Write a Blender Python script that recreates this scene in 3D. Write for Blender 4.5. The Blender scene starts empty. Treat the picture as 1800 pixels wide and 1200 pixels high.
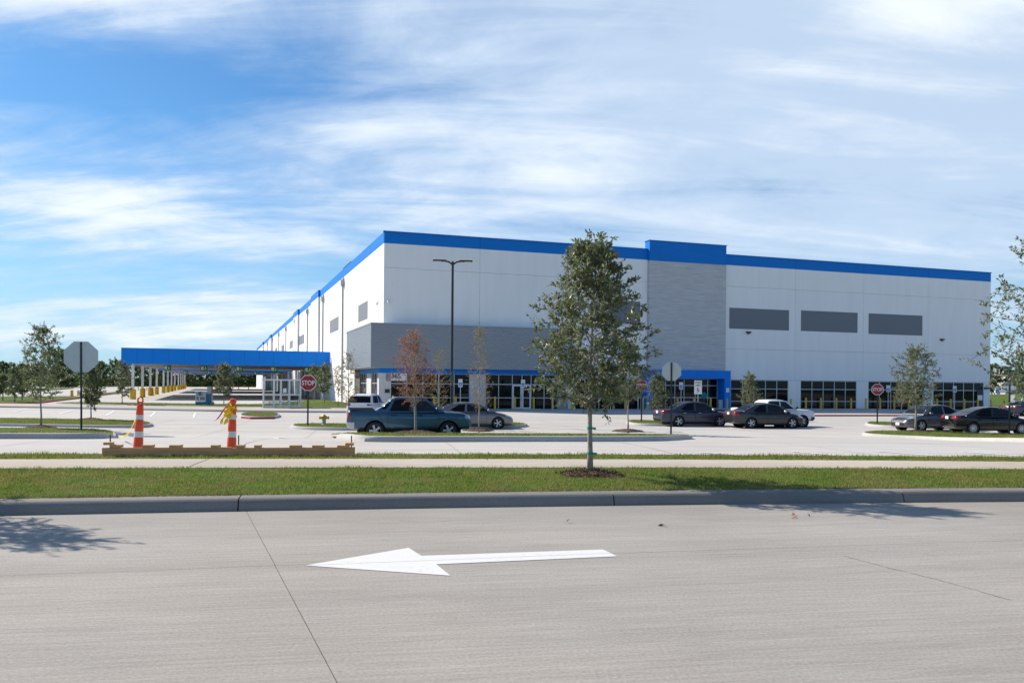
import bpy, bmesh, math, random
import numpy as np
from mathutils import Vector, Matrix

random.seed(7)
R = math.radians
scene = bpy.context.scene
COL = scene.collection

# ------------------------------------------------------------------ camera
F_PX, CX, PH, ROLL = 1470.0, 900.0, 674.6, R(0.5)     # focal length in photo pixels, principal point, roll
CAM_H = 1.6
cam_data = bpy.data.cameras.new('camera')
cam_data.sensor_width = 36.0
cam_data.lens = 36.0 * F_PX / 1800.0
cam_data.shift_y = (PH - 600.0) / 1800.0
cam_data.clip_start = 0.1
cam_data.clip_end = 6000.0
cam = bpy.data.objects.new('camera', cam_data)
cam.location = (0, 0, CAM_H)
cam.rotation_euler = (R(90), -ROLL, 0)
COL.objects.link(cam)
scene.camera = cam

# ------------------------------------------------------------------ light
SUN_EL, SUN_AZ = 37.5, -64.5                            # azimuth clockwise from +Y
sd = Vector((math.sin(R(SUN_AZ)) * math.cos(R(SUN_EL)), math.cos(R(SUN_AZ)) * math.cos(R(SUN_EL)), math.sin(R(SUN_EL))))
sun_data = bpy.data.lights.new('sun', 'SUN')
sun_data.energy = 5.0
sun_data.angle = R(0.53)
sun_data.color = (1.0, 0.91, 0.79)
sun = bpy.data.objects.new('sun', sun_data)
sun.rotation_euler = (-sd).to_track_quat('-Z', 'Y').to_euler()
sun.location = (-40, 20, 60)
COL.objects.link(sun)

world = bpy.data.worlds.new('World')
scene.world = world
world.use_nodes = True
wn = world.node_tree
wn.nodes.clear()


def WN(kind, **kw):
    n = wn.nodes.new(kind)
    for k, v in kw.items():
        setattr(n, k, v)
    return n


def wl(a, b):
    wn.links.new(a, b)


def wmath(op, a, b=None, c=None, clamp=False):
    n = WN('ShaderNodeMath', operation=op, use_clamp=clamp)
    for i, v in enumerate((a, b, c)):
        if v is None:
            continue
        if isinstance(v, (int, float)):
            n.inputs[i].default_value = v
        else:
            wl(v, n.inputs[i])
    return n.outputs[0]


def wramp(x, lo, hi):
    n = WN('ShaderNodeMapRange', interpolation_type='SMOOTHSTEP')
    wl(x, n.inputs[0])
    n.inputs[1].default_value, n.inputs[2].default_value = lo, hi
    return n.outputs[0]


sky = WN('ShaderNodeTexSky', sky_type='NISHITA')
sky.sun_disc = False
sky.sun_elevation = R(SUN_EL)
sky.sun_rotation = R(SUN_AZ)
sky.air_density = 1.0
sky.dust_density = 0.6
sky.ozone_density = 2.2
tc = WN('ShaderNodeTexCoord')
sep = WN('ShaderNodeSeparateXYZ')
wl(tc.outputs['Generated'], sep.inputs[0])
dx, dy, dz = sep.outputs
up = wmath('MAXIMUM', dz, 0.0)
den = wmath('ADD', up, 0.22)
plx = wmath('DIVIDE', dx, den)
ply = wmath('DIVIDE', dy, den)
# a cloud deck seen in perspective: streaks run from near left to far right
comb = WN('ShaderNodeCombineXYZ')
wl(plx, comb.inputs[0]); wl(ply, comb.inputs[1])


def wnoise(scale_xyz, rot, scale, detail, rough, dist=0.0, seed=0.0):
    m = WN('ShaderNodeMapping')
    m.inputs['Rotation'].default_value = (0, 0, R(rot))
    m.inputs['Scale'].default_value = scale_xyz
    m.inputs['Location'].default_value = (seed, seed * 0.7, seed * 0.3)
    wl(comb.outputs[0], m.inputs[0])
    n = WN('ShaderNodeTexNoise')
    n.inputs['Scale'].default_value = scale
    n.inputs['Detail'].default_value = detail
    n.inputs['Roughness'].default_value = rough
    n.inputs['Distortion'].default_value = dist
    wl(m.outputs[0], n.inputs[0])
    return n.outputs[0]


n_big = wnoise((0.8, 1.0, 1), 15, 0.75, 3, 0.5, 0.5, 3.3)
n_mid = wnoise((0.62, 1.2, 1), 28, 1.5, 8, 0.55, 1.4, 1.7)
n_str = wnoise((0.38, 1.7, 1), 30, 2.3, 10, 0.60, 1.1, 5.1)
n_puf = wnoise((0.9, 1.2, 1), 20, 6.5, 8, 0.62, 0.5, 9.2)


def blob(az, el, raz, rel):
    """a soft cloud bank centred on a compass bearing and height"""
    h = wmath('SQRT', wmath('ADD', wmath('MULTIPLY', dx, dx), wmath('MULTIPLY', dy, dy)))
    aa = wmath('DIVIDE', wmath('SUBTRACT', wmath('ARCTAN2', dx, dy), R(az)), R(raz))
    ee = wmath('DIVIDE', wmath('SUBTRACT', wmath('ARCTAN2', dz, h), R(el)), R(rel))
    d2 = wmath('ADD', wmath('MULTIPLY', aa, aa), wmath('MULTIPLY', ee, ee))
    return wmath('EXPONENT', wmath('MULTIPLY', d2, -1.0))


cov = wmath('ADD', wmath('MULTIPLY', n_big, 0.42), wmath('MULTIPLY', n_mid, 0.50))
cov = wmath('ADD', cov, wmath('MULTIPLY', n_str, 0.52))
cov = wmath('ADD', cov, wmath('MULTIPLY', n_puf, 0.20))
# broad banks: a thick one high on the left, wisps across the middle, a veil over the right half
cov = wmath('ADD', cov, wmath('MULTIPLY', blob(-30, 26, 13, 5.5), 0.60))
cov = wmath('ADD', cov, wmath('MULTIPLY', blob(-8, 15, 13, 3.6), 0.20))
cov = wmath('ADD', cov, wmath('MULTIPLY', blob(-27, 10.5, 8, 2.6), 0.19))
cov = wmath('ADD', cov, wmath('MULTIPLY', blob(26, 22, 7, 3.4), 0.22))
cov = wmath('SUBTRACT', cov, wmath('MULTIPLY', blob(-23, 18, 12, 5), 0.20))
cov = wmath('SUBTRACT', cov, wmath('MULTIPLY', blob(-18, 6.5, 20, 2.0), 0.02))
cov = wmath('ADD', cov, wmath('MULTIPLY', blob(-24, 3.5, 16, 2.2), 0.16))
cov = wmath('SUBTRACT', cov, wmath('MULTIPLY', blob(32, 22, 26, 16), 0.055))
veil = wramp(wmath('ADD', cov, wmath('MULTIPLY', blob(34, 20, 40, 16), 0.36)), 0.72, 1.12)
core = wramp(cov, 0.85, 1.18)
low = wramp(wmath('ABSOLUTE', dz), 0.22, 0.0)
SKY_STRENGTH = 0.105
tint = WN('ShaderNodeMix', data_type='RGBA', blend_type='MULTIPLY')
tint.inputs[0].default_value = 1.0
wl(sky.outputs[0], tint.inputs[6])
tint.inputs[7].default_value = (0.38, 0.69, 0.93, 1)
m0 = WN('ShaderNodeMix', data_type='RGBA')                # pale air low on the horizon
wl(wmath('MULTIPLY', low, 0.6), m0.inputs[0])
wl(tint.outputs[2], m0.inputs[6])
m0.inputs[7].default_value = (3.7, 5.5, 7.2, 1)
m1 = WN('ShaderNodeMix', data_type='RGBA')
wl(wmath('MULTIPLY', veil, 0.80), m1.inputs[0])
wl(m0.outputs[2], m1.inputs[6])
m1.inputs[7].default_value = (4.9, 5.95, 7.3, 1)
m2 = WN('ShaderNodeMix', data_type='RGBA')
wl(wmath('MULTIPLY', core, 0.85), m2.inputs[0])
wl(m1.outputs[2], m2.inputs[6])
m2.inputs[7].default_value = (7.6, 8.0, 8.3, 1)
bg = WN('ShaderNodeBackground')
bg.inputs[1].default_value = SKY_STRENGTH
wl(m2.outputs[2], bg.inputs[0])
wout = WN('ShaderNodeOutputWorld')
wl(bg.outputs[0], wout.inputs[0])

scene.view_settings.view_transform = 'Standard'
scene.view_settings.look = 'None'
scene.view_settings.gamma = 1.0
scene.view_settings.exposure = 0.38
scene.view_settings.use_curve_mapping = False
scene.cycles.use_denoising = True
scene.cycles.max_bounces = 6
scene.cycles.transparent_max_bounces = 8
scene.cycles.sample_clamp_indirect = 4.0

# ------------------------------------------------------------------ pixel -> world helpers
def ray(px, py):
    dx_, dy_ = px - CX, py - PH
    xu = dx_ * math.cos(ROLL) + dy_ * math.sin(ROLL)
    yu = -dx_ * math.sin(ROLL) + dy_ * math.cos(ROLL)
    return Vector((xu / F_PX, 1.0, -yu / F_PX))


def at_depth(px, py, d):
    v = ray(px, py) * d
    return Vector((v.x, v.y, v.z + CAM_H))


def at_z(px, py, z):
    v = ray(px, py)
    return at_depth(px, py, (z - CAM_H) / v.z)


def yk(x):                                   # foot of the road kerb
    xc = max(-9.0, min(12.0, x))
    b, c = 0.155, -0.0034
    return 10.9 + b * xc + c * xc * xc + (x - xc) * (b + 2 * c * xc)


def sstep(t):
    t = max(0.0, min(1.0, t))
    return t * t * (3 - 2 * t)


def zsw(x):                                  # sidewalk level
    return max(0.16, min(0.40, 0.27 - 0.0072 * x))


def glot(x, y):                              # car park level: falls from the street, rises gently to the building
    t = y - yk(x)
    a = zsw(x) - 0.13
    zlow = -0.86
    zfar = -0.75 - 0.0045 * max(0.0, min(60.0, x))
    z = a + (zlow - a) * sstep((t - 8.0) / 22.0)
    return z + (zfar - zlow) * sstep((t - 38.0) / 25.0)


def P(px, py, off=0.0):                      # the car park point seen at a pixel
    v = ray(px, py)
    lo = None
    d = 12.0
    while d < 900:
        q = at_depth(px, py, d)
        if q.z <= glot(q.x, q.y) + off:
            break
        lo = d
        d *= 1.01
    a, b = (lo or 11.9), d
    for _ in range(24):
        m = (a + b) / 2
        q = at_depth(px, py, m)
        if q.z <= glot(q.x, q.y) + off:
            b = m
        else:
            a = m
    return at_depth(px, py, b)


# ------------------------------------------------------------------ mesh helpers
class MB:
    def __init__(self):
        self.v, self.f, self.m = [], [], []

    def add(self, verts, faces, mi=0):
        o = len(self.v)
        self.v += [tuple(p) for p in verts]
        self.f += [tuple(i + o for i in f) for f in faces]
        self.m += [mi] * len(faces)
        return self

    def box(self, x0, x1, y0, y1, z0, z1, mi=0):
        return self.add([(x0, y0, z0), (x1, y0, z0), (x1, y1, z0), (x0, y1, z0), (x0, y0, z1), (x1, y0, z1), (x1, y1, z1), (x0, y1, z1)],
                        [(0, 3, 2, 1), (4, 5, 6, 7), (0, 1, 5, 4), (1, 2, 6, 5), (2, 3, 7, 6), (3, 0, 4, 7)], mi)

    def cbox(self, c, s, rz=0.0, mi=0):
        hx, hy, hz = s[0] / 2, s[1] / 2, s[2] / 2
        cs, sn = math.cos(rz), math.sin(rz)
        vs = []
        for z in (-hz, hz):
            for x, y in ((-hx, -hy), (hx, -hy), (hx, hy), (-hx, hy)):
                vs.append((c[0] + x * cs - y * sn, c[1] + x * sn + y * cs, c[2] + z))
        return self.add(vs, [(0, 3, 2, 1), (4, 5, 6, 7), (0, 1, 5, 4), (1, 2, 6, 5), (2, 3, 7, 6), (3, 0, 4, 7)], mi)

    def tube(self, pts, rad, n=8, mi=0, caps=True):
        pts = [Vector(p) for p in pts]
        if not hasattr(rad, '__len__'):
            rad = [rad] * len(pts)
        vs, fs = [], []
        prev = None
        for i, p in enumerate(pts):
            d = (pts[min(i + 1, len(pts) - 1)] - pts[max(i - 1, 0)]).normalized()
            if prev is None:
                a = d.orthogonal().normalized()
            else:
                a = (prev - d * prev.dot(d))
                a = a.normalized() if a.length > 1e-6 else d.orthogonal().normalized()
            prev = a
            b = d.cross(a)
            for k in range(n):
                t = 2 * math.pi * k / n
                vs.append(p + (a * math.cos(t) + b * math.sin(t)) * rad[i])
        for i in range(len(pts) - 1):
            for k in range(n):
                k2 = (k + 1) % n
                fs.append((i * n + k, i * n + k2, (i + 1) * n + k2, (i + 1) * n + k))
        if caps:
            fs.append(tuple(reversed(range(n))))
            fs.append(tuple(range((len(pts) - 1) * n, len(pts) * n)))
        return self.add(vs, fs, mi)

    def lathe(self, prof, n=24, axis='z', c=(0, 0, 0), mi=0, closed=False):
        vs, fs = [], []
        for r, h in prof:
            for k in range(n):
                t = 2 * math.pi * k / n
                a, b = r * math.cos(t), r * math.sin(t)
                p = (a, b, h) if axis == 'z' else ((a, h, b) if axis == 'y' else (h, a, b))
                vs.append((p[0] + c[0], p[1] + c[1], p[2] + c[2]))
        m = len(prof)
        for i in range(m if closed else m - 1):
            j = (i + 1) % m
            for k in range(n):
                k2 = (k + 1) % n
                fs.append((i * n + k, i * n + k2, j * n + k2, j * n + k))
        return self.add(vs, fs, mi)

    def prism(self, poly, h0, h1, mi=0):        # poly of (x, y), extruded in z
        n = len(poly)
        vs = [(p[0], p[1], h0) for p in poly] + [(p[0], p[1], h1) for p in poly]
        fs = [tuple(reversed(range(n))), tuple(range(n, 2 * n))]
        fs += [(i, (i + 1) % n, n + (i + 1) % n, n + i) for i in range(n)]
        return self.add(vs, fs, mi)

    def mesh(self, name, mats, smooth=False):
        me = bpy.data.meshes.new(name)
        me.from_pydata(self.v, [], self.f)
        for m in (mats if isinstance(mats, (list, tuple)) else [mats]):
            me.materials.append(m)
        if any(self.m):
            me.polygons.foreach_set('material_index', self.m)
        if smooth:
            me.polygons.foreach_set('use_smooth', [True] * len(me.polygons))
        me.update()
        return me

    def build(self, name, mats, parent=None, smooth=False, bevel=0.0, fixn=False, angle=None):
        me = self.mesh(name, mats, smooth)
        if fixn:
            b = bmesh.new(); b.from_mesh(me)
            bmesh.ops.recalc_face_normals(b, faces=b.faces)
            b.to_mesh(me); b.free()
        if bevel:
            b = bmesh.new(); b.from_mesh(me)
            bmesh.ops.bevel(b, geom=list(b.edges), offset=bevel, segments=1, affect='EDGES', profile=0.5, clamp_overlap=True)
            b.to_mesh(me); b.free()
        if angle:
            try:
                me.set_sharp_from_angle(angle=R(angle))
            except Exception:
                pass
        return link(name, me, parent)


def link(name, me, parent=None):
    o = bpy.data.objects.new(name, me)
    COL.objects.link(o)
    if parent is not None:
        o.parent = parent
    return o


def tag(o, label=None, cat=None, group=None, kind=None):
    if label:
        o['label'] = label
    if cat:
        o['category'] = cat
    if group:
        o['group'] = group
    if kind:
        o['kind'] = kind
    return o


def empty(name, loc, rz=0.0, label=None, cat=None, group=None):
    o = bpy.data.objects.new(name, None)
    o.empty_display_size = 0.2
    o.location = loc
    o.rotation_euler = (0, 0, rz)
    COL.objects.link(o)
    return tag(o, label, cat, group)


def copy_tree(o, parent=None):
    c = o.copy()
    COL.objects.link(c)
    c.parent = parent
    for ch in list(o.children):
        copy_tree(ch, c)
    return c


def text_mesh(txt, size, mat, extrude=0.002, align='CENTER', squeeze=1.0):
    cu = bpy.data.curves.new('lettering', 'FONT')
    cu.body = txt
    cu.size = size
    cu.extrude = extrude
    cu.offset = size * 0.012
    cu.align_x = align
    cu.align_y = 'CENTER'
    o = bpy.data.objects.new('lettering', cu)
    COL.objects.link(o)
    bpy.context.view_layer.update()
    me = bpy.data.meshes.new_from_object(o.evaluated_get(bpy.context.evaluated_depsgraph_get()))
    bpy.data.objects.remove(o)
    me.name = 'lettering'
    me.materials.clear()
    me.materials.append(mat)
    for v in me.vertices:
        v.co.x *= squeeze
    return me


# ------------------------------------------------------------------ materials
def new_mat(name):
    m = bpy.data.materials.new(name)
    m.use_nodes = True
    nt = m.node_tree
    return m, nt, nt.nodes['Principled BSDF']


def plain(name, col, rough=0.6, metal=0.0, spec=None, coat=0.0, noise=0.0, nscale=4.0, bump=0.0, bscale=60.0, coords='Object', stretch=None):
    m, nt, b = new_mat(name)
    b.inputs['Base Color'].default_value = (*col, 1)
    b.inputs['Roughness'].default_value = rough
    b.inputs['Metallic'].default_value = metal
    if spec is not None:
        b.inputs['Specular IOR Level'].default_value = spec
    if coat:
        b.inputs['Coat Weight'].default_value = coat
        b.inputs['Coat Roughness'].default_value = 0.03
    if noise or bump:
        t = nt.nodes.new('ShaderNodeTexCoord')
        src = t.outputs[coords]
        if stretch:
            mp = nt.nodes.new('ShaderNodeMapping')
            mp.inputs['Scale'].default_value = stretch
            nt.links.new(src, mp.inputs[0])
            src = mp.outputs[0]
    if noise:
        n = nt.nodes.new('ShaderNodeTexNoise')
        n.inputs['Scale'].default_value = nscale
        n.inputs['Detail'].default_value = 6
        n.inputs['Roughness'].default_value = 0.62
        nt.links.new(src, n.inputs[0])
        r = nt.nodes.new('ShaderNodeMapRange')
        r.inputs[1].default_value, r.inputs[2].default_value = 0.3, 0.7
        r.inputs[3].default_value, r.inputs[4].default_value = 1 - noise, 1 + noise
        nt.links.new(n.outputs[0], r.inputs[0])
        x = nt.nodes.new('ShaderNodeMix'); x.data_type = 'RGBA'; x.blend_type = 'MULTIPLY'
        x.inputs[0].default_value = 1
        x.inputs[6].default_value = (*col, 1)
        nt.links.new(r.outputs[0], x.inputs[7])
        nt.links.new(x.outputs[2], b.inputs['Base Color'])
    if bump:
        n2 = nt.nodes.new('ShaderNodeTexNoise')
        n2.inputs['Scale'].default_value = bscale
        n2.inputs['Detail'].default_value = 4
        nt.links.new(src, n2.inputs[0])
        bp = nt.nodes.new('ShaderNodeBump')
        bp.inputs['Strength'].default_value = bump
        bp.inputs['Distance'].default_value = 0.02
        nt.links.new(n2.outputs[0], bp.inputs['Height'])
        nt.links.new(bp.outputs[0], b.inputs['Normal'])
    return m


def concrete(name, col, fine=1.0, blot=0.1, streak=0.12, speck=0.1, rot=8.0, warm=0.04, stains=False):
    """broomed concrete: blotches, long tyre / broom streaks, fine speckle, bump"""
    m, nt, b = new_mat(name)
    N, L = nt.nodes.new, nt.links.new
    t = N('ShaderNodeTexCoord')
    g = N('ShaderNodeNewGeometry')
    src = g.outputs['Position']

    def noise(scale, vec, detail=5, rough=0.6, rz=0.0):
        mp = N('ShaderNodeMapping')
        mp.inputs['Scale'].default_value = vec
        mp.vector_type = 'TEXTURE'
        mp.inputs['Rotation'].default_value = (0, 0, R(rz))
        mp.inputs['Scale'].default_value = tuple(1 / q for q in vec)
        L(src, mp.inputs[0])
        n = N('ShaderNodeTexNoise')
        n.inputs['Scale'].default_value = scale
        n.inputs['Detail'].default_value = detail
        n.inputs['Roughness'].default_value = rough
        L(mp.outputs[0], n.inputs[0])
        return n.outputs[0]

    def rng(x, amp, lo=0.3, hi=0.7):
        r = N('ShaderNodeMapRange')
        r.inputs[1].default_value, r.inputs[2].default_value = lo, hi
        r.inputs[3].default_value, r.inputs[4].default_value = 1 - amp, 1 + amp
        L(x, r.inputs[0])
        return r.outputs[0]

    def mul(a, c):
        x = N('ShaderNodeMath'); x.operation = 'MULTIPLY'
        L(a, x.inputs[0]); L(c, x.inputs[1])
        return x.outputs[0]
    big = rng(noise(0.35, (1, 1, 1), 6), blot)
    lon = rng(noise(1.0, (0.16, 2.6, 1), 8, 0.7, rot), streak)
    spk = rng(noise(42.0 * fine, (1, 1, 1), 3, 0.8), speck)
    brm = noise(26.0 * fine, (0.05, 1.0, 1), 4, 0.6, rot)
    v = mul(mul(big, lon), mul(spk, rng(brm, speck * 0.6)))
    if stains:                                 # tyre-darkened lanes, drips and pores
        trk = rng(noise(0.55, (0.02, 1.0, 1), 3, 0.5, rot), 0.07, 0.35, 0.65)
        drip = N('ShaderNodeMapRange'); drip.inputs[1].default_value, drip.inputs[2].default_value = 0.66, 0.74
        drip.inputs[3].default_value, drip.inputs[4].default_value = 1.0, 0.72
        L(noise(1.9, (0.6, 1, 1), 7, 0.72, rot), drip.inputs[0])
        pore = N('ShaderNodeMapRange'); pore.inputs[1].default_value, pore.inputs[2].default_value = 0.66, 0.72
        pore.inputs[3].default_value, pore.inputs[4].default_value = 1.0, 0.6
        L(noise(9.0, (1, 1, 1), 4, 0.75), pore.inputs[0])
        v = mul(mul(v, trk), mul(drip.outputs[0], pore.outputs[0]))
    hue = N('ShaderNodeMix'); hue.data_type = 'RGBA'
    hn = N('ShaderNodeMapRange')
    hn.inputs[1].default_value, hn.inputs[2].default_value = 0.35, 0.65
    L(noise(0.12, (1, 1, 1), 4), hn.inputs[0])
    L(hn.outputs[0], hue.inputs[0])
    hue.inputs[6].default_value = (col[0] * (1 + warm), col[1], col[2] * (1 - warm), 1)
    hue.inputs[7].default_value = (col[0] * (1 - warm * 0.4), col[1], col[2] * (1 + warm * 0.4), 1)
    x = N('ShaderNodeMix'); x.data_type = 'RGBA'; x.blend_type = 'MULTIPLY'
    x.inputs[0].default_value = 1
    L(hue.outputs[2], x.inputs[6]); L(v, x.inputs[7])
    L(x.outputs[2], b.inputs['Base Color'])
    b.inputs['Roughness'].default_value = 0.9
    b.inputs['Specular IOR Level'].default_value = 0.25
    bp = N('ShaderNodeBump')
    bp.inputs['Strength'].default_value = 0.35
    bp.inputs['Distance'].default_value = 0.01
    L(mul(brm, spk), bp.inputs['Height'])
    L(bp.outputs[0], b.inputs['Normal'])
    return m


def leaf_mat(name, cols, trans=0.25, rough=0.5, patch=None):
    """one leaf material; colour varies leaf by leaf along a little ramp"""
    m, nt, b = new_mat(name)
    N, L = nt.nodes.new, nt.links.new
    g = N('ShaderNodeNewGeometry')
    r = N('ShaderNodeValToRGB')
    els = r.color_ramp.elements
    els[0].position, els[0].color = 0.0, (*cols[0], 1)
    els[1].position, els[1].color = 1.0, (*cols[-1], 1)
    for i, c in enumerate(cols[1:-1]):
        e = els.new((i + 1) / (len(cols) - 1)); e.color = (*c, 1)
    L(g.outputs['Random Per Island'], r.inputs[0])
    cout = r.outputs[0]
    if patch:                                  # worn, yellowed patches
        n = N('ShaderNodeTexNoise'); n.inputs['Scale'].default_value = 1.3; n.inputs['Detail'].default_value = 7; n.inputs['Roughness'].default_value = 0.68
        L(g.outputs['Position'], n.inputs[0])
        mr = N('ShaderNodeMapRange'); mr.inputs[1].default_value, mr.inputs[2].default_value = 0.44, 0.62
        mr.inputs[4].default_value = 0.85
        L(n.outputs[0], mr.inputs[0])
        mxp = N('ShaderNodeMix'); mxp.data_type = 'RGBA'
        L(mr.outputs[0], mxp.inputs[0]); L(r.outputs[0], mxp.inputs[6]); mxp.inputs[7].default_value = (*patch, 1)
        cout = mxp.outputs[2]
    L(cout, b.inputs['Base Color'])
    b.inputs['Roughness'].default_value = rough
    b.inputs['Specular IOR Level'].default_value = 0.35
    tr = N('ShaderNodeBsdfTranslucent')
    L(cout, tr.inputs[0])
    mx = N('ShaderNodeMixShader')
    mx.inputs[0].default_value = trans
    L(b.outputs[0], mx.inputs[1]); L(tr.outputs[0], mx.inputs[2])
    L(mx.outputs[0], nt.nodes['Material Output'].inputs[0])
    return m


M = {}
M['road'] = concrete('road_concrete', (0.325, 0.306, 0.28), 1.0, 0.09, 0.08, 0.20, 10, stains=True)
M['lot'] = concrete('lot_concrete', (0.475, 0.454, 0.425), 0.3, 0.06, 0.07, 0.06, 14, 0.03, stains=True)
M['walk'] = concrete('walk_concrete', (0.44, 0.395, 0.335), 0.8, 0.12, 0.08, 0.14, 8, stains=True)
M['kerb'] = concrete('kerb_concrete', (0.22, 0.21, 0.195), 0.8, 0.12, 0.14, 0.10, 8)
M['kerb_light'] = concrete('island_kerb_concrete', (0.42, 0.41, 0.39), 0.5, 0.10, 0.06, 0.10, 8)
M['joint'] = plain('joint_dirt', (0.06, 0.055, 0.05), 0.95)
M['lot_joint'] = plain('lot_joint', (0.30, 0.285, 0.265), 0.95)
M['soil'] = plain('soil', (0.10, 0.075, 0.05), 0.95, noise=0.4, nscale=20)
M['arrow_paint'] = None
M['white_paint'] = plain('road_paint_white', (0.80, 0.80, 0.79), 0.7, noise=0.06, nscale=9)
M['red_paint'] = plain('fire_lane_paint', (0.36, 0.02, 0.035), 0.7, noise=0.15, nscale=3)
M['wall_white'] = plain('tilt_wall_white_paint', (0.86, 0.852, 0.842), 0.75, noise=0.035, nscale=1.2, stretch=(1, 1, 0.12))
M['wall_blue'] = plain('parapet_blue_paint', (0.004, 0.18, 0.60), 0.6, spec=0.2, noise=0.03, nscale=0.6)
M['accent_grey'] = plain('accent_grey_paint', (0.165, 0.185, 0.215), 0.7)
M['siding'] = plain('grey_metal_siding', (0.32, 0.335, 0.37), 0.4, metal=0.35)
M['charcoal'] = plain('charcoal_stone', (0.10, 0.09, 0.085), 0.85, noise=0.3, nscale=6)
M['stone_white'] = plain('white_stone_veneer', (0.62, 0.61, 0.62), 0.85, noise=0.1, nscale=3)
M['blue_panel'] = plain('blue_metal_panel', (0.002, 0.215, 0.76), 0.45, spec=0.2)
M['glass'] = plain('dark_storefront_glass', (0.008, 0.009, 0.010), 0.03, spec=0.18)
M['frame'] = plain('aluminium_frame', (0.55, 0.57, 0.60), 0.4, metal=0.3)
M['blue_back'] = plain('blue_panel_backing', (0.0, 0.06, 0.30), 0.7)
M['white_metal'] = plain('white_metal', (0.72, 0.73, 0.74), 0.45)
M['grey_metal'] = plain('grey_metal', (0.36, 0.38, 0.40), 0.45, metal=0.4)
M['soffit'] = plain('soffit_metal', (0.50, 0.47, 0.43), 0.6)
M['yellow'] = plain('bollard_yellow', (0.66, 0.42, 0.015), 0.45, noise=0.06, nscale=3)
M['black'] = plain('black_powder_coat', (0.018, 0.018, 0.02), 0.45)
M['dark'] = plain('dark_void', (0.012, 0.012, 0.013), 0.8)
M['rubber'] = plain('tyre_rubber', (0.018, 0.018, 0.019), 0.8)
M['alu'] = plain('alloy_wheel', (0.52, 0.53, 0.55), 0.35, metal=0.35)
M['sign_back'] = plain('bare_sign_aluminium', (0.50, 0.51, 0.52), 0.38, metal=0.7, noise=0.05, nscale=3)
M['sign_red'] = plain('sign_red', (0.30, 0.006, 0.012), 0.4)
M['sign_white'] = plain('sign_white', (0.80, 0.80, 0.80), 0.4)
M['sign_blue'] = plain('sign_blue', (0.01, 0.10, 0.55), 0.4)
M['sign_green'] = plain('sign_green', (0.005, 0.16, 0.045), 0.45)
M['bark'] = plain('grey_bark', (0.30, 0.265, 0.225), 0.9, noise=0.35, nscale=26, bump=0.5, bscale=40)
M['bark_dark'] = plain('dark_bark', (0.10, 0.08, 0.065), 0.9, noise=0.3, nscale=20)
M['mulch'] = plain('bark_mulch', (0.085, 0.048, 0.030), 0.95, noise=0.5, nscale=30, bump=0.8, bscale=50)
M['wood'] = plain('lumber', (0.66, 0.35, 0.16), 0.8, noise=0.3, nscale=4, stretch=(0.4, 5, 5))
M['orange'] = plain('cone_orange', (0.75, 0.075, 0.012), 0.5, noise=0.08, nscale=6)
M['tape_green'] = plain('nursery_tape_green', (0.0, 0.27, 0.17), 0.5)
M['tape_yellow'] = plain('caution_tape_yellow', (0.80, 0.56, 0.01), 0.45)
M['tape_pink'] = plain('flagging_pink', (0.75, 0.10, 0.14), 0.5)
M['lift_blue'] = plain('lift_blue', (0.03, 0.13, 0.30), 0.45)
M['rebar'] = plain('rebar', (0.12, 0.09, 0.08), 0.7)
M['oak1'] = leaf_mat('live_oak_leaf', [(0.07, 0.10, 0.03), (0.15, 0.19, 0.075), (0.24, 0.275, 0.14), (0.10, 0.14, 0.05)], 0.45, 0.30)
M['oak2'] = leaf_mat('live_oak_leaf_grey', [(0.10, 0.12, 0.055), (0.20, 0.22, 0.125), (0.31, 0.315, 0.20)], 0.45, 0.33)
M['rust'] = leaf_mat('rust_leaf', [(0.32, 0.09, 0.03), (0.44, 0.16, 0.06), (0.26, 0.08, 0.035)], 0.4)
M['sparse'] = leaf_mat('autumn_leaf', [(0.30, 0.19, 0.05), (0.19, 0.22, 0.05), (0.36, 0.23, 0.09), (0.16, 0.13, 0.06)], 0.4)
M['wood_leaf'] = leaf_mat('woodland_leaf', [(0.045, 0.08, 0.018), (0.11, 0.155, 0.036), (0.075, 0.115, 0.026)], 0.35)
M['blade'] = leaf_mat('turf_blade', [(0.09, 0.17, 0.016), (0.18, 0.26, 0.032), (0.33, 0.30, 0.09), (0.12, 0.21, 0.022), (0.17, 0.24, 0.035)], 0.45, 0.6, (0.34, 0.28, 0.10))


def turf_mat():
    m, nt, b = new_mat('turf')
    N, L = nt.nodes.new, nt.links.new
    g = N('ShaderNodeNewGeometry')
    n = N('ShaderNodeTexNoise'); n.inputs['Scale'].default_value = 1.7; n.inputs['Detail'].default_value = 8; n.inputs['Roughness'].default_value = 0.7
    L(g.outputs['Position'], n.inputs[0])
    r = N('ShaderNodeValToRGB')
    e = r.color_ramp.elements
    e[0].position, e[0].color = 0.34, (0.15, 0.115, 0.045, 1)
    e[1].position, e[1].color = 0.68, (0.07, 0.14, 0.016, 1)
    q = e.new(0.46); q.color = (0.09, 0.135, 0.022, 1)
    L(n.outputs[0], r.inputs[0])
    n2 = N('ShaderNodeTexNoise'); n2.inputs['Scale'].default_value = 38; n2.inputs['Detail'].default_value = 4
    L(g.outputs['Position'], n2.inputs[0])
    x = N('ShaderNodeMix'); x.data_type = 'RGBA'; x.blend_type = 'OVERLAY'; x.inputs[0].default_value = 0.7
    L(r.outputs[0], x.inputs[6]); L(n2.outputs[0], x.inputs[7])
    L(x.outputs[2], b.inputs['Base Color'])
    b.inputs['Roughness'].default_value = 0.95
    b.inputs['Specular IOR Level'].default_value = 0.1
    bp = N('ShaderNodeBump'); bp.inputs['Strength'].default_value = 0.7; bp.inputs['Distance'].default_value = 0.05
    L(n2.outputs[0], bp.inputs['Height']); L(bp.outputs[0], b.inputs['Normal'])
    return m


M['turf'] = turf_mat()


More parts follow.
